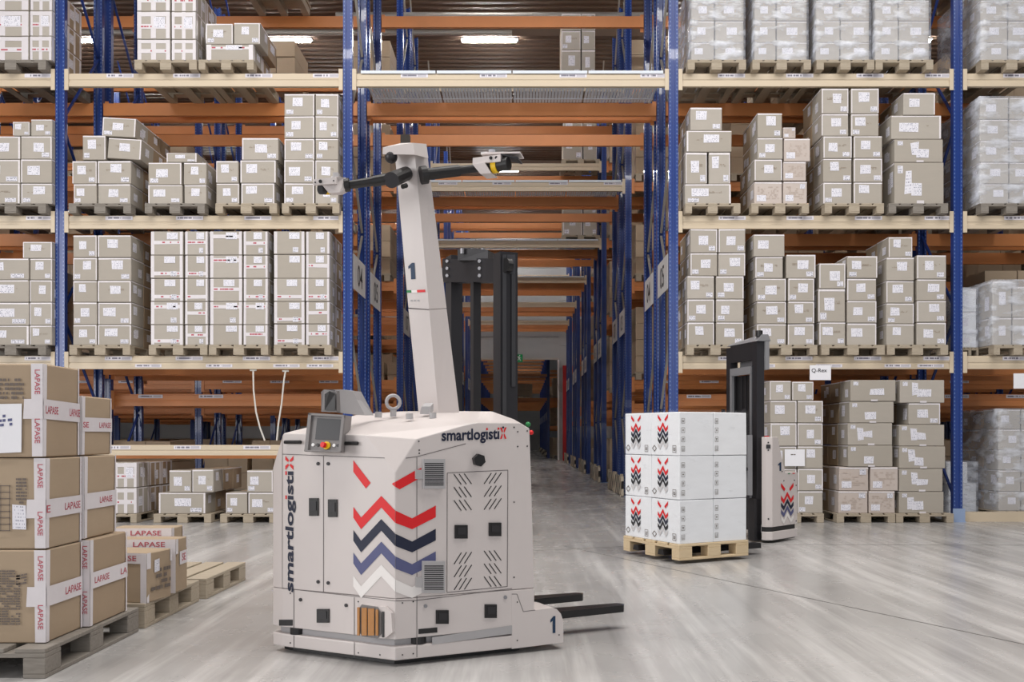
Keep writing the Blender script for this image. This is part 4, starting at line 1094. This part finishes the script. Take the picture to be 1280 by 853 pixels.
dec(PR, [(494, 602.7), (518, 589), (526.6, 585), (526.6, 597), (499.5, 612), (494, 609)], 'red', 'zigzag_slash', .0018)
# vent grilles
for x0, y0, x1, y1, bx in ((527.5, 574, 554.5, 611, (518.5, 587.5, 527.5, 599)), (527, 701.5, 554.5, 741, (519, 721.6, 527.5, 734))):
    g = raised(PR, rectp(x0, y0, x1, y1), 'agv_shade', 'vent_grille', 0, .022)
    raised(PR, rectp(*bx), 'agv_shade', 'vent_bracket', 0, .016)
    n = 12
    for q in range(n):
        yy = y0+5+(y1-y0-8)*q/n
        MB().slab(PR.pts(rectp(x0+1.5, yy, x1-2, yy+1.3)), nR*.0222, nR*.0228).build('vent_slot', 'black', g)
# ventilated side door with slanted slots
for a, b in (((559, 591.5), (634.7, 588)), ((634.7, 588), (634, 733.5)), ((634, 733.5), (558.6, 741)), ((558.6, 741), (559, 591.5))): line(PR, a, b)
def slots(x, y, dx, dy, sx, ry):
    for r in range(3):
        for k in range(3):
            x0, y0 = x+k*sx, y+r*ry-k*.35
            line(PR, (x0, y0), (x0+dx, y0+dy), 1.15, 'black', 'vent_slot', .0015)
slots(567.3, 593, 9.2, 13, 6.4, 16.3); slots(614, 591.8, -9, 13.4, 6.3, 16.1); slots(576.7, 691, -9.2, 14.5, 6.4, 16.2); slots(605, 689, 9, 12.6, 6.2, 16.1)
# knobs
c = PR.at(597, 575.4); MB().tube(c, c+nR*.03, .031, 6).build('knob', 'black', R)
c = PR.at(504.5, 555.3)+nR*.0; c = P(504.5, 555.3, 4.36); MB().tube(c+Vector((0, .06, -.0)), c-Vector((0, .03, 0)), .018, 14).build('push_knob', 'black_metal', R)
# numeral on the fork leg
def numeral(pl, quad, parent, mat='teal'):
    q = [pl.at(x, y, .003) for x, y in quad]
    MB().poly([bil(q, u, v) for u, v in ((.45, 0), (1, 0), (1, 1), (.6, 1), (0, .8), (0, .62), (.45, .74))]).build('numeral', mat, parent)
numeral(PR, [(687.6, 792), (694, 791.5), (694, 770.3), (687.6, 771)], R)
# eye bolts and roof fittings
for x, y, D, ax in ((491.5, 503, 4.75, (.35, -1, 0)), (557, 502.5, 4.95, (1, -.35, 0))):
    c = P(x, y, D); MB().torus(c, .035, .009, ax).build('eye_bolt', 'agv_shade', R, smooth=True)
    MB().tube(c-Vector((0, 0, .075)), c-Vector((0, 0, .04)), .016, 10).build('bolt_shank', 'agv_shade', R)
MB().slab([P(524.5, 513, 4.7), P(538, 513.5, 4.7), P(538, 503.5, 4.7), P(527, 503.5, 4.7)], (0, 0, -.02), (.01, .06, 0)).build('roof_bracket', 'agv_shade', R)
for x, y, D in ((473, 515, 4.7), (512, 517, 4.62), (541, 516, 4.66)):
    c = P(x, y, D); MB().tube(c-Vector((0, 0, .03)), c, .018, 10).build('roof_plug', 'agv_shade', R)
c = P(660, 531, 4.75); MB().ball(c, .014, 10, 8).build('green_lens', 'green', R, smooth=True)
c = P(664, 541, 4.66); MB().ball(c, .012, 10, 8).build('red_lens', 'red', R, smooth=True)
# camera mast (leaning tower)
lD, rD = Vector((PL.d.x, PL.d.y, 0))*-1, U
def tower_ring(ym, xm, xl, yl, xr, yr, D):
    m = P(xm, ym, D)
    l = P(xl, yl, D+.055); r = P(xr, yr, D+.06)
    return [m, r, r+l-m, l]
rb_ = tower_ring(519, 548.3, 523.4, 519, 574.5, 519, 4.85)
rs_ = tower_ring(387.5, 536.5, 510.5, 385.5, 558.2, 386, 4.80)
rt_ = tower_ring(193, 518.6, 493.6, 193, 534.2, 193, 4.73)
tw = MB().hexa(rb_, rs_).build('mast_column', 'agv', R)
MB().hexa([p+Vector((0, 0, .003)) for p in rs_], rt_).build('mast_column', 'agv', R)
tn = ((rs_[0]-rs_[3]).cross(rt_[3]-rs_[3])).normalized(); tn = tn if tn.y < 0 else -tn
def on_tower(quad_px, mat, nm):
    """flat marks on the lit face of the column (plane through three of its corners)"""
    c0 = Vector((0, 0, CH)); out = []
    for x, y in quad_px:
        ray = Vector(((x-CX)/F, 1, (CY-y)/F)); tt = (rs_[3]-c0).dot(tn)/ray.dot(tn); out.append(c0+ray*tt+tn*.003)
    return MB().poly(out).build(nm, mat, R)
on_tower([(514.2, 349.5), (519.6, 349), (518.5, 328.6), (515.2, 328.8), (510.6, 333.2), (510.9, 336.5), (513.6, 334.6)], 'teal', 'numeral')
on_tower([(508.3, 363), (514.5, 362.9), (514.8, 366), (508.6, 366.2)], 'green', 'flag_band'); on_tower([(514.5, 362.9), (521.5, 362.6), (521.8, 365.8), (514.8, 366)], 'pale', 'flag_band'); on_tower([(521.5, 362.6), (531.6, 362.2), (532, 365.4), (521.8, 365.8)], 'red', 'flag_band')
for q in range(3): on_tower(rectp(513.5+q*4.2, 375, 516+q*4.2, 377), 'agv_shade', 'indicator_dot')
on_tower([(511, 385.2), (536.5, 386.9), (536.5, 388), (511, 386.3)], 'seam', 'panel_gap')
# mast head
hd = [P(478.4, 193, 4.70), P(518.5, 193.4, 4.68), P(535.5, 198, 4.76), P(500, 193, 4.84)]
ht = [P(478.4, 184.3, 4.70), P(516.5, 178.6, 4.68), P(533, 180, 4.76), P(505, 178, 4.84)]
MB().hexa(hd, ht).build('mast_head', 'agv', R)
MB().ball(P(489, 196.5, 4.72), .033, 14, 8).build('dome_camera', 'black_metal', R, smooth=True)
MB().slab([P(500.5, 179, 4.82), P(512, 179, 4.82), P(512, 168, 4.82), P(500.5, 168, 4.82)], (0, 0, 0), (0, .04, 0)).build('antenna', 'dark', R)
# arms with cameras
def seg(a, b, r0, r1, mat, nm, n=16): MB().tube(a, b, r0, n, r1).build(nm, mat, R, smooth=False)
seg(P(508, 217, 4.74), P(489.5, 225, 4.60), .036, .040, 'black', 'arm_joint')
MB().tube(P(489.5, 225, 4.60), P(488.9, 225.3, 4.594), .040, 16).build('joint_cap', 'mast', R)
seg(P(492, 222.5, 4.63), P(466, 227, 4.62), .029, .027, 'black', 'left_arm'); seg(P(468, 226.7, 4.62), P(434, 231.5, 4.62), .023, .021, 'black', 'left_arm')
seg(P(437, 231, 4.62), P(431, 231.7, 4.62), .034, .034, 'black', 'arm_collar')
seg(P(526, 219.5, 4.72), P(533.5, 218.5, 4.73), .046, .046, 'black', 'arm_flange'); seg(P(533, 218, 4.73), P(574, 213.2, 4.80), .030, .030, 'black', 'right_arm'); seg(P(570, 213.5, 4.80), P(600, 210, 4.84), .021, .021, 'black', 'right_arm')
seg(P(508, 232, 4.70), P(503, 233.5, 4.68), .012, .012, 'black', 'cable_gland')
MB().slab([P(391.5, 231.3, 4.56), P(420, 229.5, 4.57), P(420, 221, 4.57), P(391.5, 224.5, 4.56)], (0, 0, 0), (.004, .016, 0)).build('camera_plate', 'agv', R)
hL = MB().slab([P(401, 229.5, 4.58), P(411, 241.5, 4.58), P(424, 240.5, 4.58), P(432, 236, 4.6), P(432, 222, 4.6), P(421, 221, 4.58), P(402, 224, 4.58)], (0, 0, 0), (.01, .045, 0)).build('camera_head', 'agv', R)
MB().tube(P(418, 237, 4.66), P(400, 236.5, 4.60), .026, 16).build('camera_barrel', 'black', hL); MB().tube(P(410.5, 236.8, 4.635), P(406, 236.65, 4.62), .0268, 16).build('warning_band', 'yellow', hL)
MB().box(*[q for p in ((P(417, 219, 4.62), P(424, 219, 4.62)),) for q in (p[0].x, p[1].x)], 4.6, 4.66, P(0, 221, 4.6).z, P(0, 215.5, 4.6).z).build('sensor_cap', 'agv_shade', hL)
for x, y, rr in ((400.5, 226.8, .009), (394, 228, .004), (417, 226, .004)): MB().tube(P(x, y, 4.561), P(x, y, 4.555), rr, 10).build('camera_eye', 'black', hL)
hR = MB().slab([P(590.6, 205.5, 4.76), P(600.5, 217.5, 4.76), P(614, 216.5, 4.74), P(606, 203.5, 4.74), P(625.6, 202, 4.72), P(625.6, 193, 4.72), P(591, 197.5, 4.76)], (0, 0, 0), (.03, .09, 0)).build('camera_head', 'agv', R)
MB().tube(P(606, 209.5, 4.80), P(636, 204.5, 4.74), .034, 18).build('camera_barrel', 'black', hR); MB().tube(P(616.5, 208.5, 4.776), P(622.5, 207.5, 4.764), .0352, 18).build('warning_band', 'yellow', hR)
MB().slab([P(601, 193, 4.78), P(650, 191.5, 4.74), P(650, 189.6, 4.74), P(601, 190.4, 4.78)], (0, 0, 0), (.02, .1, 0)).build('top_plate', 'agv', hR)
MB().tube(P(615, 191, 4.8), P(615, 187.8, 4.8), .018, 12).build('sensor_cap', 'agv_shade', hR)
MB().slab([P(625.6, 193.5, 4.725), P(648, 199, 4.74), P(648, 196.5, 4.74), P(626, 192, 4.725)], (0, 0, 0), (.02, .09, 0)).build('hood', 'black', hR)
for x in (613.5, 620.5): MB().tube(P(x, 197.5, 4.735), P(x, 197.4, 4.725), .009, 10).build('camera_eye', 'black', hR)
for p, h_ in ((P(524, 520, 4.9), None),): pass
# lifting mast
def mcol(px0, px1, ytop, D, mat, nm, dep=.12, z0=.1):
    a, b = P(px0, 500, D), P(px1, 500, D); c = (a+b)/2; w_ = (b.x-a.x)
    zt = z_of(ytop, D)
    h1, h2 = U*(w_*.5), V*(dep*.5)
    pl = [c-h1-h2, c+h1-h2, c+h1+h2, c-h1+h2]
    return MB().prism([(p.x, p.y) for p in pl], z0, zt).build(nm, mat, R), pl, zt
o1, p1, zt1 = mcol(620, 643.5, 317, 5.2, 'mast', 'mast_upright', .1)
for off in (-.028, .028):
    cc = (p1[0]+p1[1])/2+U*off; MB().bar((cc.x, cc.y-.004, .3 if off < 0 else 1.35), (cc.x, cc.y-.004, zt1-.02), .022, .02).build('guide_rail', 'black_metal', R)
mcol(560, 575, 321, 5.85, 'mast', 'mast_upright', .1)
mcol(589.5, 599.5, 326, 5.55, 'black_metal', 'lift_cylinder', .05)
cb = [P(553, 353, 5.9), P(619, 352.5, 5.24), P(619, 323, 5.24), P(553, 324, 5.9)]
xb = MB().slab(cb, (0, 0, 0), (.05, .05, 0)).build('cross_member', 'mast', R)
MB().slab([P(572, 325.5, 5.55), P(610, 325.5, 5.4), P(610, 313, 5.4), P(595, 310.5, 5.45), P(572, 312, 5.55)], (0, 0, 0), (.05, .14, 0)).build('chain_cover', 'black_metal', xb)
for x in (559.5, 600):
    for y in (327, 336, 345):
        D = 5.88-(x-553)/66*.66; c = P(x, y, D); MB().tube(c, c-Vector((.004, .012, 0)), .011, 6).build('bolt', 'chrome', xb)
for x in (577, 590, 603): c = P(x, 311, 5.45); MB().tube(c+Vector((0, .05, -.02)), c+Vector((0, .05, .012)), .012, 8).build('bolt', 'chrome', xb)
c = P(637, 332, 5.13); MB().tube(c, c+U*-.03+V*-.005, .04, 16).build('chain_pulley', 'black', R)
MB().slab([P(632, 342, 5.14), P(644, 342, 5.14), P(644, 318, 5.14), P(632, 318, 5.14)], (0, .01, 0), (0, .03, 0)).build('pulley_bracket', 'mast', R)
# forks
def fork(base, length, zt, th, wd, nm='fork'):
    b = Vector((base[0], base[1], 0)); e = b+U*length
    pts_ = [b-V*wd/2, e-V*wd*.3-U*.02, e-V*wd*.1, e+V*wd*.1, e+V*wd*.3-U*.02, b+V*wd/2]
    MB().hexa([Vector((p.x, p.y, zt-th)) for p in pts_], [Vector((p.x, p.y, zt)) for p in pts_]).build(nm, 'black', R)
fork((.02, 4.90), .60, .132, .038, .13); fork((-.14, 5.27), .55, .132, .038, .13)
MB().hexa([Vector((*p, .05)) for p in ((.0, 4.75), (.1, 4.80), (-.25, 5.45), (-.32, 5.40))], [Vector((*p, .2)) for p in ((.0, 4.75), (.1, 4.80), (-.25, 5.45), (-.32, 5.40))]).build('fork_carriage', 'black_metal', R)
# ================================================================== white printed cartons on the small robot's pallet
TH = math.radians(28); e1 = Vector((math.cos(TH), math.sin(TH), 0)); e2 = Vector((-math.sin(TH), math.cos(TH), 0))
K = Vector((1.312, 7.70, 0)); AW, BW = .738, .80
ZP = .03; PH = .135
pc = K+e1*AW/2+e2*BW/2
pt = pallet('new pale pallet under the white printed cartons, carried by the small robot', pc.x-AW/2-.01, pc.x+AW/2+.01, pc.y-BW/2-.01, pc.y+BW/2+.01, ZP, PH, 'wood_new', rz=TH, group='carried pallet', along='x')
zz = ZP+PH; BH = .372
names = ['bottom', 'middle', 'top']
Zv = Vector((0, 0, 1))
def icon(mb, o, ux, w_, kind):
    def bar_(u0, u1, v0, v1): mb.poly([o+ux*(w_*u0)+Zv*(w_*v0), o+ux*(w_*u1)+Zv*(w_*v0), o+ux*(w_*u1)+Zv*(w_*v1), o+ux*(w_*u0)+Zv*(w_*v1)])
    bar_(0, 1, 0, .08); bar_(0, 1, 1.12, 1.2); bar_(0, .08, 0, 1.2); bar_(.92, 1, 0, 1.2)
    if kind == 0: bar_(.25, .35, .25, .95); bar_(.65, .75, .25, .95); bar_(.2, .8, .2, .28)
    if kind == 1: bar_(.4, .6, .3, .9); bar_(.25, .75, .75, .85)
    if kind == 2: bar_(.3, .7, .5, .7); bar_(.45, .55, .3, .9)
    if kind == 3: bar_(.25, .75, .3, .4); bar_(.25, .35, .3, .9); bar_(.65, .75, .3, .9); bar_(.4, .6, .55, .7)
for r in range(3):
    for i in range(2):
        for j in range(2):
            if i == 1 and j == 1 and r < 3: pass
            o = K+e1*(AW*i/2)+e2*(BW*j/2); a, b = AW/2, BW/2
            pos = {(0, 0): 'front corner', (1, 0): 'right side', (0, 1): 'left side', (1, 1): 'rear corner'}[(i, j)]
            t = thing('printed_box', 'white carton with printed zigzag mark, %s layer, %s of the carried load' % (names[r], pos), 'box', o+e1*a/2+e2*b/2+Zv*(zz+BH*r), TH, 'white cartons on the carried pallet')
            m = MB().cbox(-a/2+.002, a/2-.002, -b/2+.002, b/2-.002, .001, BH-.002, .005, .002)
            link('carton_body', m.mesh('carton_body'), 'card_white', t)
            z0 = zz+BH*r
            if i == 0:   # face turned to the lower left
                n = -e1*.003; p0 = o+n+e2*b; ux = -e2
                q = [p0+ux*(b*.26)+Zv*(z0+BH*.14), p0+ux*(b*.62)+Zv*(z0+BH*.14), p0+ux*(b*.62)+Zv*(z0+BH*.95), p0+ux*(b*.26)+Zv*(z0+BH*.95)]
                zig(t, q, cols=('red', 'navy', 'mast', 'grey_pale'))
                mb = MB(); icon(mb, p0+ux*(b*.78)+Zv*(z0+BH*.07), ux, .05, 3)
                c = p0+ux*(b*.14)+Zv*(z0+BH*.16)
                for s_ in (1, .55): mb.f and None
                for k in range(4):
                    a0, a1 = k*math.pi/2, (k+1)*math.pi/2
                    pts_ = [c+ux*(.034*math.cos(w2)*s2)+Zv*(.03*math.sin(w2)*s2) for w2, s2 in ((a0, 1), (a1, 1), (a1, .7), (a0, .7))]; mb.poly(pts_)
                mb.build('printed_icons', 'grey_print', t)
            if j == 0:
                n = -e2*.003; p0 = o+n; mb = MB()
                for k in range(4): icon(mb, p0+e1*(a*(.06 if i == 0 else .03))+Zv*(z0+BH*(.1+.21*k)), e1, .036, k)
                mb.build('printed_icons', 'grey_print', t)
            NBOX[0] += 1
o = film_shell('clear film wrapped round the white printed cartons', -AW/2-.012, AW/2+.012, -BW/2-.012, BW/2+.012, 0, BH*3+.012, 'film_clear', .004)
o.location = pc+Zv*(zz+.002); o.rotation_euler = (0, 0, TH)
# ================================================================== the small robot
Q0, Q1 = (2.50, 9.20), (2.86, 9.57)
QS = Plane(Q0, Q1)
r2 = thing('guided_forklift', 'small white driverless forklift in the distance, carrying the pallet of white cartons', 'robot', (2.55, 9.5, 0))
sd = QS.d; sv = Vector((-sd.y, sd.x, 0)); Q = Vector((*Q0, 0)); Qe = Vector((*Q1, 0))
def pl2(pts_): return [(p.x, p.y) for p in pts_]
W2 = .62
pA = Plane((Q0[0], Q0[1]), (Q0[0]-sd.y, Q0[1]+sd.x))
mvd = Vector((-.287, .958, 0)); QL = Vector((2.402, 9.235, 0)); QL2 = Vector((2.435, 9.2, 0)); QB = Vector((2.42, 9.305, 0))
lo = [Q, Qe, Qe+mvd*.5, Vector((2.60, 9.86, 0)), QB, QL, QL2]
zb1 = z_of(657, 9.4)
tall = [Q, Q+sd*.265, Q+sd*.25+mvd*.3, Vector((2.56, 9.6, 0)), QB, QL, QL2]
top_s = [Q, Q+sd*.105, Q+sd*.1+mvd*.3, Vector((2.56, 9.6, 0)), QB, QL, QL2]
hull([(p.x, p.y, z) for p in lo for z in (zb1, z_of(591, 9.4))], 'body_shell', 'agv', r2, .006)
hull([(p.x, p.y, z_of(592, 9.4)) for p in tall]+[(p.x, p.y, z_of(546.5, 9.25)) for p in top_s], 'cabinet', 'agv', r2, .006)
lo_in = [p+(Q+sd*.2+sv*.3-p)*.06 for p in lo]
hull([(p.x, p.y, z) for p in lo_in for z in (.02, zb1+.02)], 'undercarriage', 'black', r2)
hull([(p.x, p.y, z) for p in lo for z in (.03, .115)], 'bumper_skirt', 'agv', r2, .006)
hull([(p.x, p.y, z) for p in [q+(Q+sd*.2+sv*.3-q)*.12 for q in lo] for z in (.1, zb1+.01)], 'base_recess', 'agv_shade', r2)
def dec2(poly, mat, nm, off=.004): return MB().poly(QS.pts(poly, off)).build(nm, mat, r2)
q = [QS.at(x, y, .004) for x, y in ((976, 655), (991.5, 652.5), (991.5, 603.5), (976, 604))]
zig(r2, q)
q = [(972.3, 589.3), (976.3, 588.8), (976.3, 578.2), (972.3, 578.6)]; numeral(QS, q, r2)
dec2([(984.5, 591.8), (987.3, 591.7), (987.3, 592.8), (984.5, 592.9)], 'green', 'flag_band'); dec2([(990.2, 591.5), (993.2, 591.4), (993.2, 592.5), (990.2, 592.6)], 'red', 'flag_band')
for x, y in ((979.7, 601.3), (992.8, 600.7), (995, 607), (977.5, 589.6), (995, 651.5)): 
    c = QS.at(x, y); MB().tube(c, c+QS.n*.004, .007, 8).build('screw', 'black', r2)
PF = Plane((Q0[0], Q0[1]), (Q0[0]-.045*sd.x-.0, Q0[1]+.05))
fp = Plane((QL2.x, QL2.y), (Q.x-.0, Q.y))
MB().poly(fp.pts([(957.5, 556), (963.0, 556), (963.0, 561), (957.5, 561)], .006)).build('speaker_grille', 'black_metal', r2)
for x, y in ((960.3, 553.5), (960.3, 563), (960.5, 649)):
    c = fp.at(x, y); MB().tube(c, c+fp.n*.005, .008, 8).build('screw', 'black', r2)
c = P(960.5, 545, 9.5); MB().tube((c.x, c.y+.1, c.z-.05), (c.x, c.y+.1, c.z), .035, 12).build('red_lens', 'red', r2)
# its mast, facing the load
MR, ML = Vector((2.372, 9.31, 0)), Vector((2.195, 9.90, 0))
mv = (ML-MR).normalized(); mu = Vector((mv.y, -mv.x, 0)); mu = mu if mu.x > 0 else -mu
def col2(base, wv, wu, z0, z1, mat, nm):
    pts_ = [base, base+mv*wv, base+mv*wv+mu*wu, base+mu*wu]; return MB().prism(pl2(pts_), z0, z1).build(nm, mat, r2)
ztop = z_of(424, 9.1)
col2(MR, .09, .085, .02, ztop, 'mast', 'mast_upright'); col2(ML-mv*.09, .09, .085, .02, ztop-.02, 'mast', 'mast_upright')
col2(MR+mv*.09, .44, .05, z_of(449, 9.3), z_of(428, 9.4), 'black_metal', 'cross_member')
col2(MR+mu*.087-mv*.02, .5, .045, z_of(461, 9.2), ztop+.01, 'mast_light', 'mast_shroud')
MB().hexa([MR-mv*.02+Zv*(ztop+.002), MR-mv*.02+mu*.15+Zv*(ztop+.002), ML+mu*.15+Zv*(ztop+.002), ML+Zv*(ztop+.002)], [MR-mv*.02+mu*.05+Zv*(ztop+.07), MR-mv*.02+mu*.12+Zv*(ztop+.07), ML+mu*.12+Zv*(ztop+.03), ML+mu*.05+Zv*(ztop+.03)]).build('mast_cap', 'mast_light', r2)
c = P(949, 416, 9.35); MB().tube((c.x, c.y, c.z-.04), (c.x, c.y, c.z+.02), .035, 12).build('antenna', 'black', r2)
inner = MR+mv*.10-mu*.012
col2(inner, .42, .03, z_of(466, 9.2), z_of(456, 9.2), 'mast_light', 'inner_frame')
col2(inner+mv*.38, .04, .03, .3, z_of(466, 9.3), 'mast_light', 'inner_frame'); col2(inner, .02, .03, .3, z_of(466, 9.3), 'mast_light', 'inner_frame')
col2(inner+mu*.06, .4, .02, .1, z_of(467, 9.3), 'black', 'mast_backplate')
for s_ in (.18, .26): col2(inner+mv*s_+mu*.05, .02, .02, .3, z_of(467, 9.3), 'black_metal', 'lift_chain')
# load backrest and forks
LB = MR-mu*.10
col2(LB, .10, .05, z_of(622, 8.98), z_of(544, 8.98), 'mast_light', 'carriage_plate'); col2(LB+mv*.42, .10, .05, z_of(622, 9.2), z_of(544, 9.2), 'mast_light', 'carriage_plate')
col2(LB+mv*.04-mu*.03, .03, .03, z_of(600, 8.98), z_of(510, 9.0), 'black_metal', 'load_backrest'); col2(LB+mv*.46-mu*.03, .03, .03, z_of(600, 9.2), z_of(510, 9.2), 'black_metal', 'load_backrest')
col2(LB-mu*.03, .5, .03, z_of(590, 8.98), z_of(586, 8.98), 'black_metal', 'carriage_bar')
col2(MR-mu*.03, .12, .12, .012, z_of(626, 9.05), 'black_metal', 'mast_foot'); col2(ML-mv*.12-mu*.03, .12, .12, .012, z_of(626, 9.05), 'black_metal', 'mast_foot')
for s_ in (.27, .73):
    a = K+e2*(BW*s_)-e1*.03; b = K+e2*(BW*s_)+e1*(AW+.32)
    d = e2*.045
    MB().hexa([p+Zv*(ZP+.028) for p in (a-d, b-d, b+d, a+d)], [p+Zv*(ZP+.028+.045) for p in (a-d*.7, b-d, b+d, a+d*.7)]).build('fork', 'black', r2)
# ================================================================== small things on the racks
c0 = P(1012.3, 475.3, 11.44); c1 = P(1038.7, 458.7, 11.44)
t = thing('paper_sign', 'white paper sign hanging from the first beam above the small robot', 'sign', ((c0.x+c1.x)/2, 11.44, c0.z))
MB().box(c0.x, c1.x, 11.44, 11.448, c0.z, c1.z+.02).build('sheet', 'paper', t)
text_on(MB(), 'Q-Rex', [P(1014.6, 466.6, 11.436), P(1033.6, 466.2, 11.436), P(1033.6, 460.6, 11.436), P(1014.6, 460.8, 11.436)], .0).build('lettering', 'ink', t)
def sheet(label, x0, x1, y0, y1, D, lines=True):
    a, b = P(x0, y1, D), P(x1, y0, D)
    t = thing('paper_sign', label, 'sign', ((a.x+b.x)/2, D, a.z))
    MB().box(a.x, b.x, D, D+.004, a.z, b.z).build('sheet', 'paper', t)
    if lines: dashes(MB(), Vector((a.x+(b.x-a.x)*.3, D-.002, a.z+(b.z-a.z)*.66)), Vector((1, 0, 0)), Zv, (b.x-a.x)*.4, .02, 1, 8, .8).build('lettering', 'grey_print', t)
sheet('large white paper sheet on a carton behind the small robot', 981, 1006, 562, 583, 11.40)
sheet('pale blank sheet hanging under the first beam at the right edge of the picture', 1267, 1290, 467, 486, 11.44, False)
def rope(label, pts_):
    vs = [P(x, y, D) for x, y, D in pts_]; t = thing('hanging_rope', label, 'rope', vs[-1])
    mb = MB()
    for a, b in zip(vs, vs[1:]): mb.tube(a, b, .011, 6)
    mb.build('rope', 'rope', t)
    mb = MB(); mb.tube(vs[0]-Vector((.04, 0, 0)), vs[0]+Vector((.04, 0, 0)), .012, 6); mb.build('knot', 'rope', t)
rope('white rope hanging from the first beam, curving toward the low beam, farther from the robot', [(316.5, 463, 11.53), (317, 488, 11.53), (320, 515, 11.53), (325, 535, 11.53), (331, 551, 11.53)])
rope('white frayed rope hanging from the first beam, straight, nearer the white robot', [(357, 464, 11.53), (355, 475, 11.53), (352, 505, 11.53), (348, 530, 11.53), (346, 551, 11.53)])
